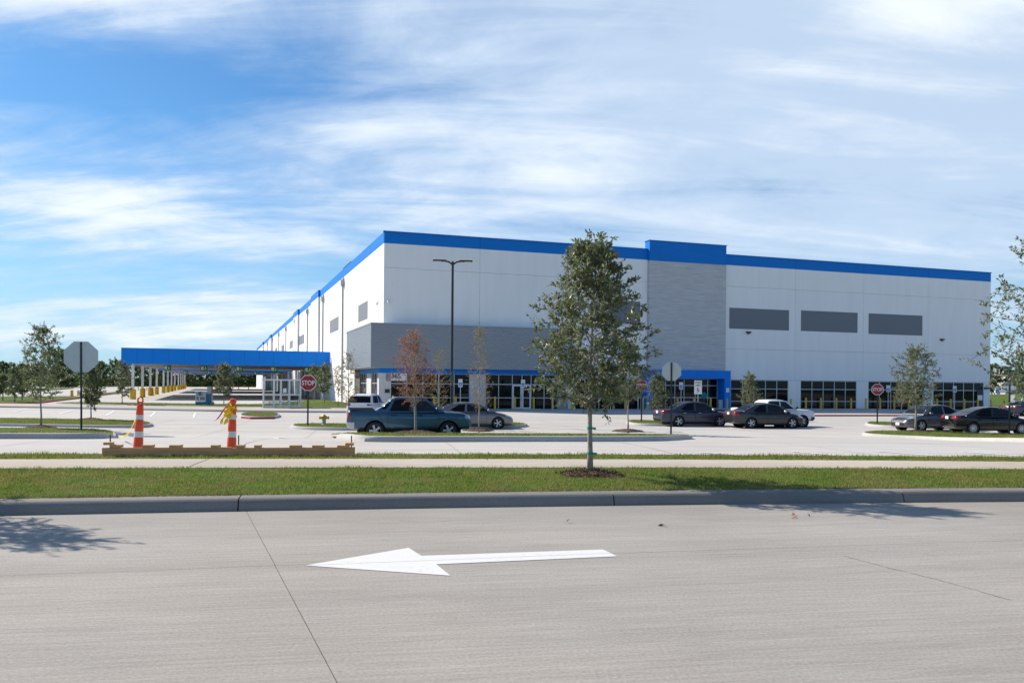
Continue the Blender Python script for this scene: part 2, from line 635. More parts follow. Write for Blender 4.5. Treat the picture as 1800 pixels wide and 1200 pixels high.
def worn_paint():
    m, nt, b = new_mat('worn_arrow_paint')
    N, L = nt.nodes.new, nt.links.new
    g = N('ShaderNodeNewGeometry')
    n = N('ShaderNodeTexNoise'); n.inputs['Scale'].default_value = 14; n.inputs['Detail'].default_value = 9; n.inputs['Roughness'].default_value = 0.75
    L(g.outputs['Position'], n.inputs[0])
    mp = N('ShaderNodeMapping'); mp.inputs['Scale'].default_value = (0.5, 9, 1); mp.inputs['Rotation'].default_value = (0, 0, R(-9))
    L(g.outputs['Position'], mp.inputs[0])
    n2 = N('ShaderNodeTexNoise'); n2.inputs['Scale'].default_value = 2.2; n2.inputs['Detail'].default_value = 6; n2.inputs['Roughness'].default_value = 0.7
    L(mp.outputs[0], n2.inputs[0])
    ad = N('ShaderNodeMath'); ad.operation = 'ADD'; L(n.outputs[0], ad.inputs[0]); L(n2.outputs[0], ad.inputs[1])
    r = N('ShaderNodeMapRange'); r.inputs[1].default_value, r.inputs[2].default_value = 1.10, 1.32
    r.inputs[4].default_value = 0.75
    L(ad.outputs[0], r.inputs[0])
    x = N('ShaderNodeMix'); x.data_type = 'RGBA'
    L(r.outputs[0], x.inputs[0]); x.inputs[6].default_value = (0.66, 0.66, 0.65, 1); x.inputs[7].default_value = (0.34, 0.33, 0.31, 1)
    L(x.outputs[2], b.inputs['Base Color']); b.inputs['Roughness'].default_value = 0.8
    bp = N('ShaderNodeBump'); bp.inputs['Strength'].default_value = 0.3; bp.inputs['Distance'].default_value = 0.01
    L(n.outputs[0], bp.inputs['Height']); L(bp.outputs[0], b.inputs['Normal'])
    return m


M['arrow_paint'] = worn_paint()
M['straw'] = leaf_mat('dry_turf_blade', [(0.30, 0.24, 0.10), (0.20, 0.17, 0.06), (0.14, 0.18, 0.03), (0.34, 0.27, 0.13)], 0.3, 0.7)


def stone_liner():
    """tower cladding: ribbed ledge-stone form liner"""
    m, nt, b = new_mat('ledge_stone_panel')
    N, L = nt.nodes.new, nt.links.new
    t = N('ShaderNodeTexCoord')
    mp = N('ShaderNodeMapping'); mp.inputs['Scale'].default_value = (0.5, 0.5, 5.5)
    L(t.outputs['Object'], mp.inputs[0])
    n = N('ShaderNodeTexNoise'); n.inputs['Scale'].default_value = 1.3; n.inputs['Detail'].default_value = 7; n.inputs['Roughness'].default_value = 0.7
    L(mp.outputs[0], n.inputs[0])
    r = N('ShaderNodeMapRange'); r.inputs[1].default_value, r.inputs[2].default_value, r.inputs[3].default_value, r.inputs[4].default_value = 0.3, 0.7, 0.80, 1.15
    L(n.outputs[0], r.inputs[0])
    x = N('ShaderNodeMix'); x.data_type = 'RGBA'; x.blend_type = 'MULTIPLY'; x.inputs[0].default_value = 1
    x.inputs[6].default_value = (0.55, 0.555, 0.57, 1)
    L(r.outputs[0], x.inputs[7]); L(x.outputs[2], b.inputs['Base Color'])
    b.inputs['Roughness'].default_value = 0.85
    bp = N('ShaderNodeBump'); bp.inputs['Strength'].default_value = 0.9; bp.inputs['Distance'].default_value = 0.12
    L(n.outputs[0], bp.inputs['Height']); L(bp.outputs[0], b.inputs['Normal'])
    return m


M['stone'] = stone_liner()
M['stone_blue'] = plain('ledge_stone_blue', (0.004, 0.18, 0.60), 0.6, spec=0.2, noise=0.1, nscale=1.3, stretch=(0.5, 0.5, 5.5), bump=0.8, bscale=1.3)

# ================================================================== GROUND
def sheet(name, xs, ys, zf, mat, parent=None, yf=None):
    b = MB()
    vs = []
    for y in ys:
        for x in xs:
            yy = yf(x, y) if yf else y
            vs.append((x, yy, zf(x, yy)))
    n = len(xs)
    fs = [(j * n + i, j * n + i + 1, (j + 1) * n + i + 1, (j + 1) * n + i) for j in range(len(ys) - 1) for i in range(n - 1)]
    b.add(vs, fs)
    return b.build(name, mat, parent, smooth=True)


xs_far = [-3000, -1200, -500, -260, -160, -110, -80] + list(np.linspace(-60, 60, 61)) + [72, 84, 100, 130, 180, 300, 600, 1200, 3000]
# open land right out to the horizon, under everything
tag(sheet('ground', [-3000, -1000, -300, -100, 0, 100, 300, 1000, 3000], [-400, -100, 0, 100, 300, 600, 1200, 4500], lambda x, y: -1.25, M['turf']), kind='structure')
# concrete car park
ts = list(np.linspace(4.62, 40, 60)) + [46, 54, 64, 78, 95, 120, 160, 220, 300, 380]
lot_o = tag(sheet('parking_lot', [q for q in xs_far if -300 < q < 140], ts, glot, M['lot'], yf=lambda x, t: yk(x) + t), kind='structure')

# sawn joints of the car park concrete
def lot_joint(pts, w):
    b = MB(); vs = []
    for i, (x, y) in enumerate(pts):
        x0, y0 = pts[max(i - 1, 0)]; x1, y1 = pts[min(i + 1, len(pts) - 1)]
        d_ = Vector((x1 - x0, y1 - y0)).normalized() * (w / 2)
        for s_ in (1, -1):
            vs.append((x - d_.y * s_, y + d_.x * s_, glot(x, y) + 0.006))
    b.add(vs, [(2 * i + 1, 2 * i + 3, 2 * i + 2, 2 * i) for i in range(len(pts) - 1)])
    b.build('joint', M['lot_joint'], lot_o)


for k in range(9):
    t_ = 7.5 + 4.6 * k
    lot_joint([(x, yk(x) + t_) for x in np.linspace(-30, 34, 60)], 0.018)
for k in range(-6, 8):
    lot_joint([(4.6 * k - 0.16 * t_, yk(4.6 * k - 0.16 * t_) + t_) for t_ in np.linspace(5, 46, 50)], 0.018)

# road: cast slabs with open joints, over a dark bed
road = sheet('road', list(np.linspace(-60, 60, 61)), [-24, -16, -12, -8, -4, -2, 0.05], lambda x, y: -0.03, M['joint'], yf=lambda x, t: yk(x) + t)
tag(road, kind='structure')


def jx(y, k):                                # transverse joints
    return -2.37 + 5.3 * k - 0.40 * (y - 8.09)


def row_y(x, r):
    if r == 0:
        return yk(x) - 0.002
    return 7.74 + 0.212 * x - 4.9 * (r - 1) - (0.0022 * x * x if abs(x) < 20 else 0.88)


for k in range(-5, 7):
    for r in range(5):
        b = MB()
        n = 9
        vs = []
        for e in (0, 1):
            for i in range(n):
                f = i / (n - 1)
                x = -2.37 + 5.3 * (k + f)
                for _ in range(3):
                    y = row_y(x, r + e)
                    x = jx(y, k + f)
                g = 0.0035
                x += g if i == 0 else (-g if i == n - 1 else 0)
                vs.append((x, row_y(x, r + e) + (g if e else -g * (1 if r else 0)), 0.0))
        top = vs
        bot = [(p[0], p[1], -0.025) for p in vs]
        fs = [(i + 1, i, n + i, n + i + 1) for i in range(n - 1)]
        ring = list(range(n)) + list(range(2 * n - 1, n - 1, -1))
        m = 2 * n
        fs += [(ring[i], ring[(i + 1) % len(ring)], m + ring[(i + 1) % len(ring)], m + ring[i]) for i in range(len(ring))]
        b.add(top + bot, fs)
        b.build('slab', M['road'], road, fixn=True)

# painted arrow, split by the lane joint that runs through it
arrow_px = [(537, 993), (718, 962), (741, 976), (1060, 965), (1085, 977), (767, 991), (792, 1011)]
aw = [at_z(x, y, 0.004) for x, y in arrow_px]
tip, tail = aw[0], (aw[3] * 0.45 + aw[4] * 0.55)
nd = Vector((-(tail - tip).y, (tail - tip).x, 0)).normalized() * 0.0035
mid1 = tip + (tail - tip) * 0.4
b = MB()
up_ = [tip + nd, aw[1], aw[2], aw[3], tail + nd]
dn_ = [tip - nd, tail - nd, aw[4], aw[5], aw[6]]
# concave outlines: cut into convex pieces
hitu = tip + (tail - tip) * ((aw[2] - tip).dot(tail - tip) / (tail - tip).length_squared)
hitd = tip + (tail - tip) * ((aw[5] - tip).dot(tail - tip) / (tail - tip).length_squared)
b.add([tip + nd, hitu + nd, aw[2], aw[1]], [(0, 1, 2, 3)])
b.add([hitu + nd, tail + nd, aw[3], aw[2]], [(0, 1, 2, 3)])
b.add([tip - nd, aw[6], aw[5], hitd - nd], [(0, 1, 2, 3)])
b.add([hitd - nd, aw[5], aw[4], tail - nd], [(0, 1, 2, 3)])
o = b.build('painted_arrow', M['arrow_paint'], None)
tag(o, 'long white painted arrow on the grey road slabs', 'road marking')

# hairline cracks in the slabs
for ci, cp in enumerate([[(1482, 976), (1530, 989), (1560, 997), (1640, 1016), (1700, 1032), (1790, 1058)], [(1626, 973), (1650, 977)], [(700, 915), (760, 917), (800, 914)]]):
    rr_ = random.Random(ci)
    pts = []
    for (x0, y0), (x1, y1) in zip(cp[:-1], cp[1:]):
        for k in range(6):
            f_ = k / 6
            q = at_z(x0 + (x1 - x0) * f_, y0 + (y1 - y0) * f_, 0.0022)
            pts.append(q + Vector((rr_.uniform(-0.012, 0.012), rr_.uniform(-0.012, 0.012), 0)))
    b = MB(); vs = []
    for i, q in enumerate(pts):
        d_ = (pts[min(i + 1, len(pts) - 1)] - pts[max(i - 1, 0)]).normalized()
        w_ = 0.0022 * rr_.uniform(0.4, 1.6) * (1.6 if ci == 0 and 6 < i < 14 else 1)
        vs += [(q.x - d_.y * w_, q.y + d_.x * w_, q.z), (q.x + d_.y * w_, q.y - d_.x * w_, q.z)]
    b.add(vs, [(2 * i, 2 * i + 1, 2 * i + 3, 2 * i + 2) for i in range(len(pts) - 1)])
    b.build('crack', M['joint'], road)

# road kerb in cast lengths
kprof = [(0.0, -0.03), (0.0, 0.02), (0.035, 0.10), (0.06, 0.138), (0.10, 0.152), (0.30, 0.158), (0.30, -0.03)]
kerb_x = [at_z(420, 897, 0).x, at_z(1080, 888, 0).x, at_z(1591, 883, 0).x]
kj = [kerb_x[0] - 5.0 * i for i in range(9, 0, -1)] + kerb_x + [kerb_x[2] + 4.6 * i for i in range(1, 9)]
road_kerb = empty('kerb', (0, yk(0), 0)); tag(road_kerb, kind='structure')


def ky_dir(x):
    d = Vector((1, (yk(x + 0.01) - yk(x - 0.01)) / 0.02, 0)).normalized()
    return d, Vector((-d.y, d.x, 0))


for a, c in zip(kj[:-1], kj[1:]):
    b = MB()
    n = 9
    vs, fs = [], []
    for i in range(n):
        x = a + 0.008 + (c - a - 0.016) * i / (n - 1)
        d, nn = ky_dir(x)
        for s, z in kprof:
            p = Vector((x, yk(x), 0)) + nn * s - Vector((0, yk(0), 0))
            vs.append((p.x, p.y, z))
    m = len(kprof)
    for i in range(n - 1):
        for j in range(m - 1):
            fs.append((i * m + j, (i + 1) * m + j, (i + 1) * m + j + 1, i * m + j + 1))
    fs += [tuple(range(m)), tuple(reversed(range((n - 1) * m, n * m)))]
    b.add(vs, fs)
    b.build('kerb_stone', M['kerb'], road_kerb, fixn=True, smooth=True, angle=40)


def band(name, t0, t1, z0, z1, mat, nt=6, x0=-60, x1=60, nx=121, bumpy=0.0):
    xs = list(np.linspace(x0, x1, nx))
    b = MB(); vs = []
    for j in range(nt):
        f = j / (nt - 1)
        for x in xs:
            t = t0 + (t1 - t0) * f
            zz = z0(x) + (z1(x) - z0(x)) * f
            vs.append((x, yk(x) + t * 1.012, zz))
    n = nx
    b.add(vs, [(j * n + i, j * n + i + 1, (j + 1) * n + i + 1, (j + 1) * n + i) for j in range(nt - 1) for i in range(n - 1)])
    return b.build(name, mat, None, smooth=True)


verge = band('verge', 0.29, 2.36, lambda x: 0.145, lambda x: zsw(x) + 0.005, M['turf'])
tag(verge, kind='structure')
verge2 = band('verge', 3.80, 4.68, lambda x: zsw(x) - 0.015, lambda x: zsw(x) + 0.02, M['turf'])
tag(verge2, kind='structure')
lipb = band('lot_kerb', 4.60, 4.70, lambda x: zsw(x) - 0.02, lambda x: zsw(x) - 0.16, M['kerb'], nt=3)
tag(lipb, kind='structure')

# sidewalk slabs
walk = band('sidewalk', 2.34, 3.84, lambda x: zsw(x) - 0.05, lambda x: zsw(x) - 0.05, M['joint'], nt=3)
tag(walk, kind='structure')
wj = at_z(353, 813, zsw(-5)).x
sx = wj - 9 * 4.6
while sx < 40:
    b = MB(); vs = []
    n = 7
    for e in (2.35, 3.83):
        for i in range(n):
            x = sx + 0.012 + (4.6 - 0.024) * i / (n - 1)
            vs.append((x + (0.10 if e < 3 else -0.10), yk(x) + e * 1.012, zsw(x) + 0.008))
    fs = [(i, i + 1, n + i + 1, n + i) for i in range(n - 1)]
    bot = [(p[0], p[1], p[2] - 0.05) for p in vs]
    ring = list(range(n)) + list(range(2 * n - 1, n - 1, -1))
    fs += [(ring[(i + 1) % len(ring)], ring[i], 2 * n + ring[i], 2 * n + ring[(i + 1) % len(ring)]) for i in range(len(ring))]
    b.add(vs + bot, fs)
    b.build('slab', M['walk'], walk, fixn=True)
    sx += 4.6


# ------------------------------------------------------------------ grass blades
def blades(name, pts, h, wd, seed, parent=None, mat=None, kind='stuff'):
    """pts: (n,3) roots; bent single-triangle-pair blades"""
    rng = np.random.default_rng(seed)
    pts = np.asarray(pts, float)
    n = len(pts)
    if n == 0:
        return None
    a = rng.uniform(0, 2 * np.pi, n)
    tuft = 0.5 + 0.5 * np.sin(pts[:, 0] * 5.1 + 2.0 * np.sin(pts[:, 1] * 4.3)) * np.sin(pts[:, 1] * 6.7 + 1.5 * np.sin(pts[:, 0] * 3.7))
    hh = h * rng.uniform(0.45, 1.15, n) * (0.65 + 0.8 * tuft)
    lean = rng.uniform(0.1, 0.9, n) * hh
    la = rng.uniform(0, 2 * np.pi, n)
    w = wd * rng.uniform(0.6, 1.3, n)
    ca, sa = np.cos(a) * w / 2, np.sin(a) * w / 2
    V = np.zeros((n, 3, 3))
    V[:, 0] = pts + np.stack([ca, sa, np.zeros(n)], 1)
    V[:, 1] = pts - np.stack([ca, sa, np.zeros(n)], 1)
    V[:, 2] = pts + np.stack([np.cos(la) * lean, np.sin(la) * lean, hh], 1)
    me = bpy.data.meshes.new(name)
    me.vertices.add(n * 3); me.vertices.foreach_set('co', V.reshape(-1))
    me.loops.add(n * 3); me.loops.foreach_set('vertex_index', np.arange(n * 3))
    me.polygons.add(n); me.polygons.foreach_set('loop_start', np.arange(0, n * 3, 3))
    me.update(); me.validate()
    me.materials.append(mat or M['blade'])
    o = link(name, me, parent)
    if kind:
        o['kind'] = kind
    return o


def scatter_band(t0, t1, zf0, zf1, dens, x0, x1, seed, edge=0.0):
    rng = np.random.default_rng(seed)
    n = int((t1 - t0) * (x1 - x0) * dens)
    x = rng.uniform(x0, x1, n)
    t = rng.uniform(t0, t1, n)
    # clumps: thin out with a cheap noise
    cl = np.sin(x * 2.3 + np.sin(t * 3.1) * 2) * np.sin(t * 4.7 + x * 0.9) + rng.normal(0, 0.6, n)
    keep = cl > -0.45
    x, t = x[keep], t[keep]
    f = (t - t0) / (t1 - t0)
    z = np.array([zf0(q) for q in x]) * (1 - f) + np.array([zf1(q) for q in x]) * f
    y = np.array([yk(q) for q in x]) + t * 1.012
    return np.stack([x, y, z - 0.004], 1)


def near_mulch(p):
    return False


TREE1 = None
g1 = scatter_band(0.30, 2.37, lambda x: 0.147, lambda x: zsw(x) + 0.006, 2600, -12, 13, 11)
g1e = scatter_band(0.27, 0.36, lambda x: 0.152, lambda x: 0.155, 4200, -12, 13, 12)
g2 = scatter_band(3.79, 4.70, lambda x: zsw(x) - 0.01, lambda x: zsw(x) + 0.02, 1500, -14, 17, 13)
g2e = scatter_band(3.76, 3.86, lambda x: zsw(x) - 0.01, lambda x: zsw(x) - 0.005, 2500, -14, 17, 14)
MULCH_C = None


# ------------------------------------------------------------------ islands
def chaikin(poly, n=2):
    for _ in range(n):
        out = []
        for i in range(len(poly)):
            a, c = poly[i], poly[(i + 1) % len(poly)]
            out += [a * 0.75 + c * 0.25, a * 0.25 + c * 0.75]
        poly = out
    return poly


def inset(poly, d):
    n = len(poly)
    area = sum(poly[i].x * poly[(i + 1) % n].y - poly[(i + 1) % n].x * poly[i].y for i in range(n))
    s = 1 if area > 0 else -1
    out = []
    for i in range(n):
        a, p, c = poly[i - 1], poly[i], poly[(i + 1) % n]
        e1 = (p - a).normalized(); e2 = (c - p).normalized()
        t = (e1 + e2)
        if t.length < 1e-6:
            t = e1
        t.normalize()
        nn = Vector((-t.y, t.x)) * s
        out.append(p + nn * d)
    return out


def in_poly(x, y, poly):
    r = False
    n = len(poly)
    j = n - 1
    for i in range(n):
        if (poly[i].y > y) != (poly[j].y > y) and x < (poly[j].x - poly[i].x) * (y - poly[i].y) / (poly[j].y - poly[i].y + 1e-12) + poly[i].x:
            r = not r
        j = i
    return r


def island(px_pts, kerb_mat='kerb_light', dens=350, blade_h=0.05, seed=1, red_part=None, top='turf', name='planting_island', kh=0.14):
    pts = [P(x, y) for x, y in px_pts]
    poly = chaikin([Vector((p.x, p.y)) for p in pts], 2)
    area = sum(poly[i].x * poly[(i + 1) % len(poly)].y - poly[(i + 1) % len(poly)].x * poly[i].y for i in range(len(poly)))
    if area < 0:
        poly.reverse()
    cx, cy = sum(p.x for p in poly) / len(poly), sum(p.y for p in poly) / len(poly)
    root = empty(name, (0, 0, 0)); tag(root, kind='structure')
    rings = [(0.0, -0.05), (0.0, 0.02), (0.03, kh * 0.85), (0.06, kh), (0.16, kh + 0.005), (0.17, kh - 0.06)]
    b = MB(); vs, fs = [], []
    n = len(poly)
    for d, h in rings:
        for p, q in zip(inset(poly, d), poly):
            vs.append((p.x, p.y, glot(q.x, q.y) + h))
    for j in range(len(rings) - 1):
        for i in range(n):
            i2 = (i + 1) % n
            fs.append((j * n + i, j * n + i2, (j + 1) * n + i2, (j + 1) * n + i))
    b.add(vs, fs)
    b.build('kerb', M[kerb_mat], root, smooth=True, angle=50)
    inn = inset(poly, 0.155)
    lh = kh + 0.01
    b = MB()
    b.add([(p.x, p.y, glot(p.x, p.y) + lh) for p in inn], [tuple(range(n))])
    lo = b.build('lawn' if top == 'turf' else 'pavement', M[top], root)
    if top == 'turf':
        me = lo.data
        bm = bmesh.new(); bm.from_mesh(me)
        bmesh.ops.triangulate(bm, faces=bm.faces)
        bm.to_mesh(me); bm.free()
    if top == 'turf' and dens:
        rng = np.random.default_rng(seed)
        x0, x1 = min(p.x for p in inn), max(p.x for p in inn)
        y0, y1 = min(p.y for p in inn), max(p.y for p in inn)
        x0, x1 = max(x0, -45), min(x1, 45)
        m = int((x1 - x0) * (y1 - y0) * dens)
        m = min(m, 60000)
        X, Y = rng.uniform(x0, x1, m), rng.uniform(y0, y1, m)
        ins = np.zeros(m, bool)
        j = n - 1
        for i in range(n):
            a_, c_ = inn[i], inn[j]
            ins ^= ((a_.y > Y) != (c_.y > Y)) & (X < (c_.x - a_.x) * (Y - a_.y) / (c_.y - a_.y + 1e-12) + a_.x)
            j = i
        res = [(x, y, glot(x, y) + lh - 0.005) for x, y in zip(X[ins], Y[ins])]
        blades('grass', res, blade_h, 0.02, seed, root)
    return root


ISL = {
    'A': [(-330, 772), (0, 771), (150, 771.5), (195, 770.5), (208, 766), (197, 760.5), (150, 757.5), (0, 756), (-330, 756)],
    'B': [(-330, 748), (0, 748.5), (200, 752), (256, 752), (272, 748.5), (262, 744.5), (200, 741.5), (0, 738), (-330, 736)],
    'D': [(415, 732.5), (440, 736), (485, 736), (495, 732), (487, 727.5), (430, 727)],
    'E': [(508, 752), (530, 755), (640, 757), (900, 752.5), (929, 750), (926, 746.8), (880, 745.8), (640, 748), (540, 747.6), (515, 749)],
    'F': [(582, 770), (605, 775.5), (700, 777), (900, 776), (1100, 776), (1200, 774.5), (1222, 771.3), (1205, 769), (1100, 768.6), (900, 768.6), (700, 770), (607, 770.6)],
    'G': [(1507, 764), (1540, 768), (1640, 772), (1800, 777.5), (2200, 788), (2200, 775), (1800, 767), (1640, 763), (1540, 760.3)],
    'H': [(1517, 746), (1530, 750), (1600, 753), (1700, 754), (1700, 748), (1600, 746), (1530, 743.8)],
    'I': [(1098, 743), (1110, 747.5), (1160, 748.8), (1262, 748.8), (1264, 744), (1160, 742.6), (1110, 740.6)],
}
for i, k in enumerate(ISL):
    island(ISL[k], seed=30 + i, dens={'A': 700, 'B': 350, 'F': 420, 'G': 350}.get(k, 220), blade_h=0.045 if k == 'F' else 0.06)
# red-painted nose of the small island
pa = [P(x, y) for x, y in [(424, 735.0), (440, 736.4), (484, 736.3)]]
b = MB(); vs = []
for p in pa:
    d = (pa[-1] - pa[0]).normalized(); nn = Vector((d.y, -d.x, 0))
    vs += [(p.x + nn.x * 0.02, p.y + nn.y * 0.02, p.z + 0.0), (p.x + nn.x * 0.02, p.y + nn.y * 0.02, p.z + 0.13)]
b.add(vs, [(0, 2, 3, 1), (2, 4, 5, 3)])
tag(b.build('fire_lane_marking', M['red_paint']), 'faded red painted kerb face on the small grass island before the canopy', 'road marking')

# raised walk and planted strip in front of the canopy
island([(-400, 712.5), (0, 715.6), (300, 721.6), (430, 724), (620, 725.6), (700, 725), (700, 720.5), (620, 720), (430, 718.5), (300, 716.5), (0, 710.8), (-400, 708.5)], dens=0, top='walk', name='footway', seed=50)
island([(60, 711), (300, 716.2), (430, 718.2), (610, 719.6), (640, 716), (600, 708), (560, 704.5), (520, 708), (460, 714), (300, 711.5), (160, 709)], dens=60, blade_h=0.07, kh=0.17, seed=51)
island([(-420, 706), (0, 710), (60, 710.5), (110, 704), (150, 699.5), (140, 697.5), (0, 698.5), (-420, 697)], kerb_mat='red_paint', dens=0, kh=0.15, seed=52)
island([(150, 699.2), (182, 694.8), (235, 688.3), (230, 687.4), (180, 691.5), (140, 697.3)], kerb_mat='red_paint', dens=0, kh=0.15, seed=53)
island([(-200, 690.5), (60, 688), (130, 683), (130, 682), (0, 684.5), (-200, 686)], kerb_mat='red_paint', dens=0, kh=0.15, seed=54)


# painted stall lines
def line(p0, p1, w, name='stall_line', label=None, mat='white_paint'):
    a, c = P(*p0), P(*p1)
    d = (c - a); d.z = 0
    d.normalize(); nn = Vector((-d.y, d.x, 0)) * (w / 2)
    b = MB(); vs = []
    n = 8
    for i in range(n + 1):
        q = a + (c - a) * (i / n)
        for s in (-1, 1):
            r = q + nn * s
            vs.append((r.x, r.y, glot(r.x, r.y) + 0.012))
    b.add(vs, [(2 * i, 2 * i + 2, 2 * i + 3, 2 * i + 1) for i in range(n)])
    o = b.build(name, M[mat])
    return o


for p0, p1 in [((23, 724), (51, 717.5)), ((104, 727.6), (128, 720.3)), ((186, 730), (202, 721.8)), ((264, 732), (273, 724.3)), ((340, 734), (343, 725.8)), ((588, 733), (560, 726))]:
    tag(line(p0, p1, 0.12), 'short white painted stall line before the footway by the canopy', 'stall line', 'white stall lines before the canopy footway')
for p0, p1 in [((1340, 763.6), (1428, 768)), ((1230, 795), (1318, 801.5)), ((1392, 793.5), (1512, 804.5)), ((1540, 793), (1640, 801)), ((1690, 794), (1800, 802)), ((930, 745), (1000, 743)), ((690, 797), (740, 799.5))]:
    tag(line(p0, p1, 0.11), 'thin white painted line on the pale concrete of the car park', 'stall line', 'white lines across the near car park')
for p0, p1, w in [((320, 751), (336, 750.6), 0.3), ((486, 769.5), (502, 770.5), 0.22)]:
    tag(line(p0, p1, w, 'lane_marking', None, 'arrow_paint'), 'worn white lane marking on the driveway behind the orange cones', 'lane marking', 'worn lane markings')

# ================================================================== WAREHOUSE
TH = R(19.2)
BZ = -0.75
EU = Vector((math.cos(TH), math.sin(TH), 0)); EV = Vector((-math.sin(TH), math.cos(TH), 0))
CORNER = at_depth(674.5, 500, 76.05); CORNER.z = BZ
bld = empty('warehouse', CORNER, TH, 'huge white warehouse with blue parapet band and grey corner box', 'building')


def on_front(px, py, p=0.0):                 # (u, z) on the plane p metres before the long facade
    v = ray(px, py)
    o = Vector((0, 0, CAM_H)) - (CORNER - EV * p)
    d = -o.dot(EV) / v.dot(EV)
    q = o + v * d
    return q.dot(EU), q.z


def on_side(px, py, p=0.0):                  # (v, z) on the plane p metres outside the side wall
    v = ray(px, py)
    o = Vector((0, 0, CAM_H)) - (CORNER - EU * p)
    d = -o.dot(EU) / v.dot(EU)
    q = o + v * d
    return q.dot(EV), q.z


def U(px, py=600, p=0.0):
    return on_front(px, py, p)[0]


def ZF(px, py, p=0.0):
    return on_front(px, py, p)[1]


TOP = ZF(690, 408)
BAND = TOP - 1.03
ZUP = 0.5 * (ZF(690, 470.2) + ZF(1735, 528))
ZMID = 0.5 * (ZF(1280, 612.3) + ZF(1735, 625.2))
ZHEAD = 0.5 * (ZF(1300, 667.4) + ZF(1500, 669.6))
LEN_U = U(1741, 600)
LEN_V = 285.0
G = 0.012
# core volume (only its edges show, in the joints)
b = MB(); b.box(0.2, LEN_U - 0.02, 0.16, LEN_V, -0.5, TOP - 0.5)
b.build('core', plain('wall_core', (0.12, 0.12, 0.125), 0.9), bld)


def panel(x0, x1, y0, y1, z0, z1, mat, name='wall_panel'):
    b = MB(); b.box(x0 + G, x1 - G, y0, y1, z0 + G * 0.8, z1 - G * 0.8)
    return b.build(name, M[mat] if isinstance(mat, str) else mat, bld)


ux = [0.0] + [U(q) for q in (842.5, 995, 1137.5)]
ux2 = [U(q) for q in (1272, 1397.5, 1517.5, 1631)] + [LEN_U]
cols = list(zip(ux[:-1], ux[1:])) + list(zip(ux2[:-1], ux2[1:]))
for i, (a, c) in enumerate(cols):
    z_lo = 7.0 if i < 2 else ZHEAD
    rows = [(z_lo, ZMID), (ZMID, ZUP), (ZUP, BAND)] if z_lo < ZMID else [(6.9, ZUP), (ZUP, BAND)]
    for z0, z1 in rows:
        panel(a, c, 0.0, 0.2, z0, z1, 'wall_white')
    b = MB(); b.box(a + G, c - G, -0.004, 0.2, BAND, TOP)
    b.build('parapet_panel', M['wall_blue'], bld)
# coping
b = MB(); b.box(-0.06, ux[-1] - 0.02, -0.06, 0.3, TOP + 0.002, TOP + 0.09)
b.build('coping', plain('coping_metal', (0.004, 0.10, 0.42), 0.35), bld)
b = MB(); b.box(ux2[0] + 0.02, LEN_U + 0.06, -0.06, 0.3, TOP + 0.002, TOP + 0.09)
b.build('coping', bpy.data.materials['coping_metal'], bld)

# end return on the right
b = MB(); b.box(LEN_U - 0.2, LEN_U, 0.21, 60, -0.5, TOP); b.build('end_wall', M['wall_white'], bld)

# tower
tu0, tu1, tp = U(1137.6), U(1272.2), 0.35
TTOP = ZF(1200, 427, tp)
TBAND = ZF(1200, 461.2, tp)
ZPORT = ZF(1200, 650.2, 1.2)
tmid = (tu0 + tu1) / 2
zt0 = ZPORT - 0.4
nrow = 3
for r in range(nrow):
    z0 = zt0 + (TBAND - zt0) * r / nrow
    z1 = zt0 + (TBAND - zt0) * (r + 1) / nrow
    b = MB(); b.box(tu0, tu1, -tp, 0.6, z0 + 0.004, z1 - 0.004); b.build('stone_panel', M['stone'], bld)
b = MB(); b.box(tu0, tu1, -tp - 0.003, 0.6, TBAND, TTOP); b.build('tower_parapet', M['stone_blue'], bld)
b = MB(); b.box(tu0 - 0.05, tu1 + 0.05, -tp - 0.05, 0.65, TTOP + 0.001, TTOP + 0.08); b.build('coping', bpy.data.materials['coping_metal'], bld)

# accent rectangles
for (x0, y0, x1, y1) in [(1281.5, 540.5, 1386.5, 577.5), (1407.5, 545.3, 1507, 581.5), (1526.5, 550.5, 1621, 586.5), (1052, 527, 1125, 568)]:
    ym = (y0 + y1) / 2
    a, c = U(x0), U(x1)
    zt, zb = ZF(x0, y0), ZF(x0, y1 - (y1 - y0) * 0.0)
    zb = ZF(x1, y1 + 3.4) if x0 > 1200 else ZF(x1, y1 + 2)
    zt = ZF(x0, y0)
    b = MB(); b.box(a, c, -0.012, 0.05, zb, zt); b.build('accent_panel', M['accent_grey'], bld)

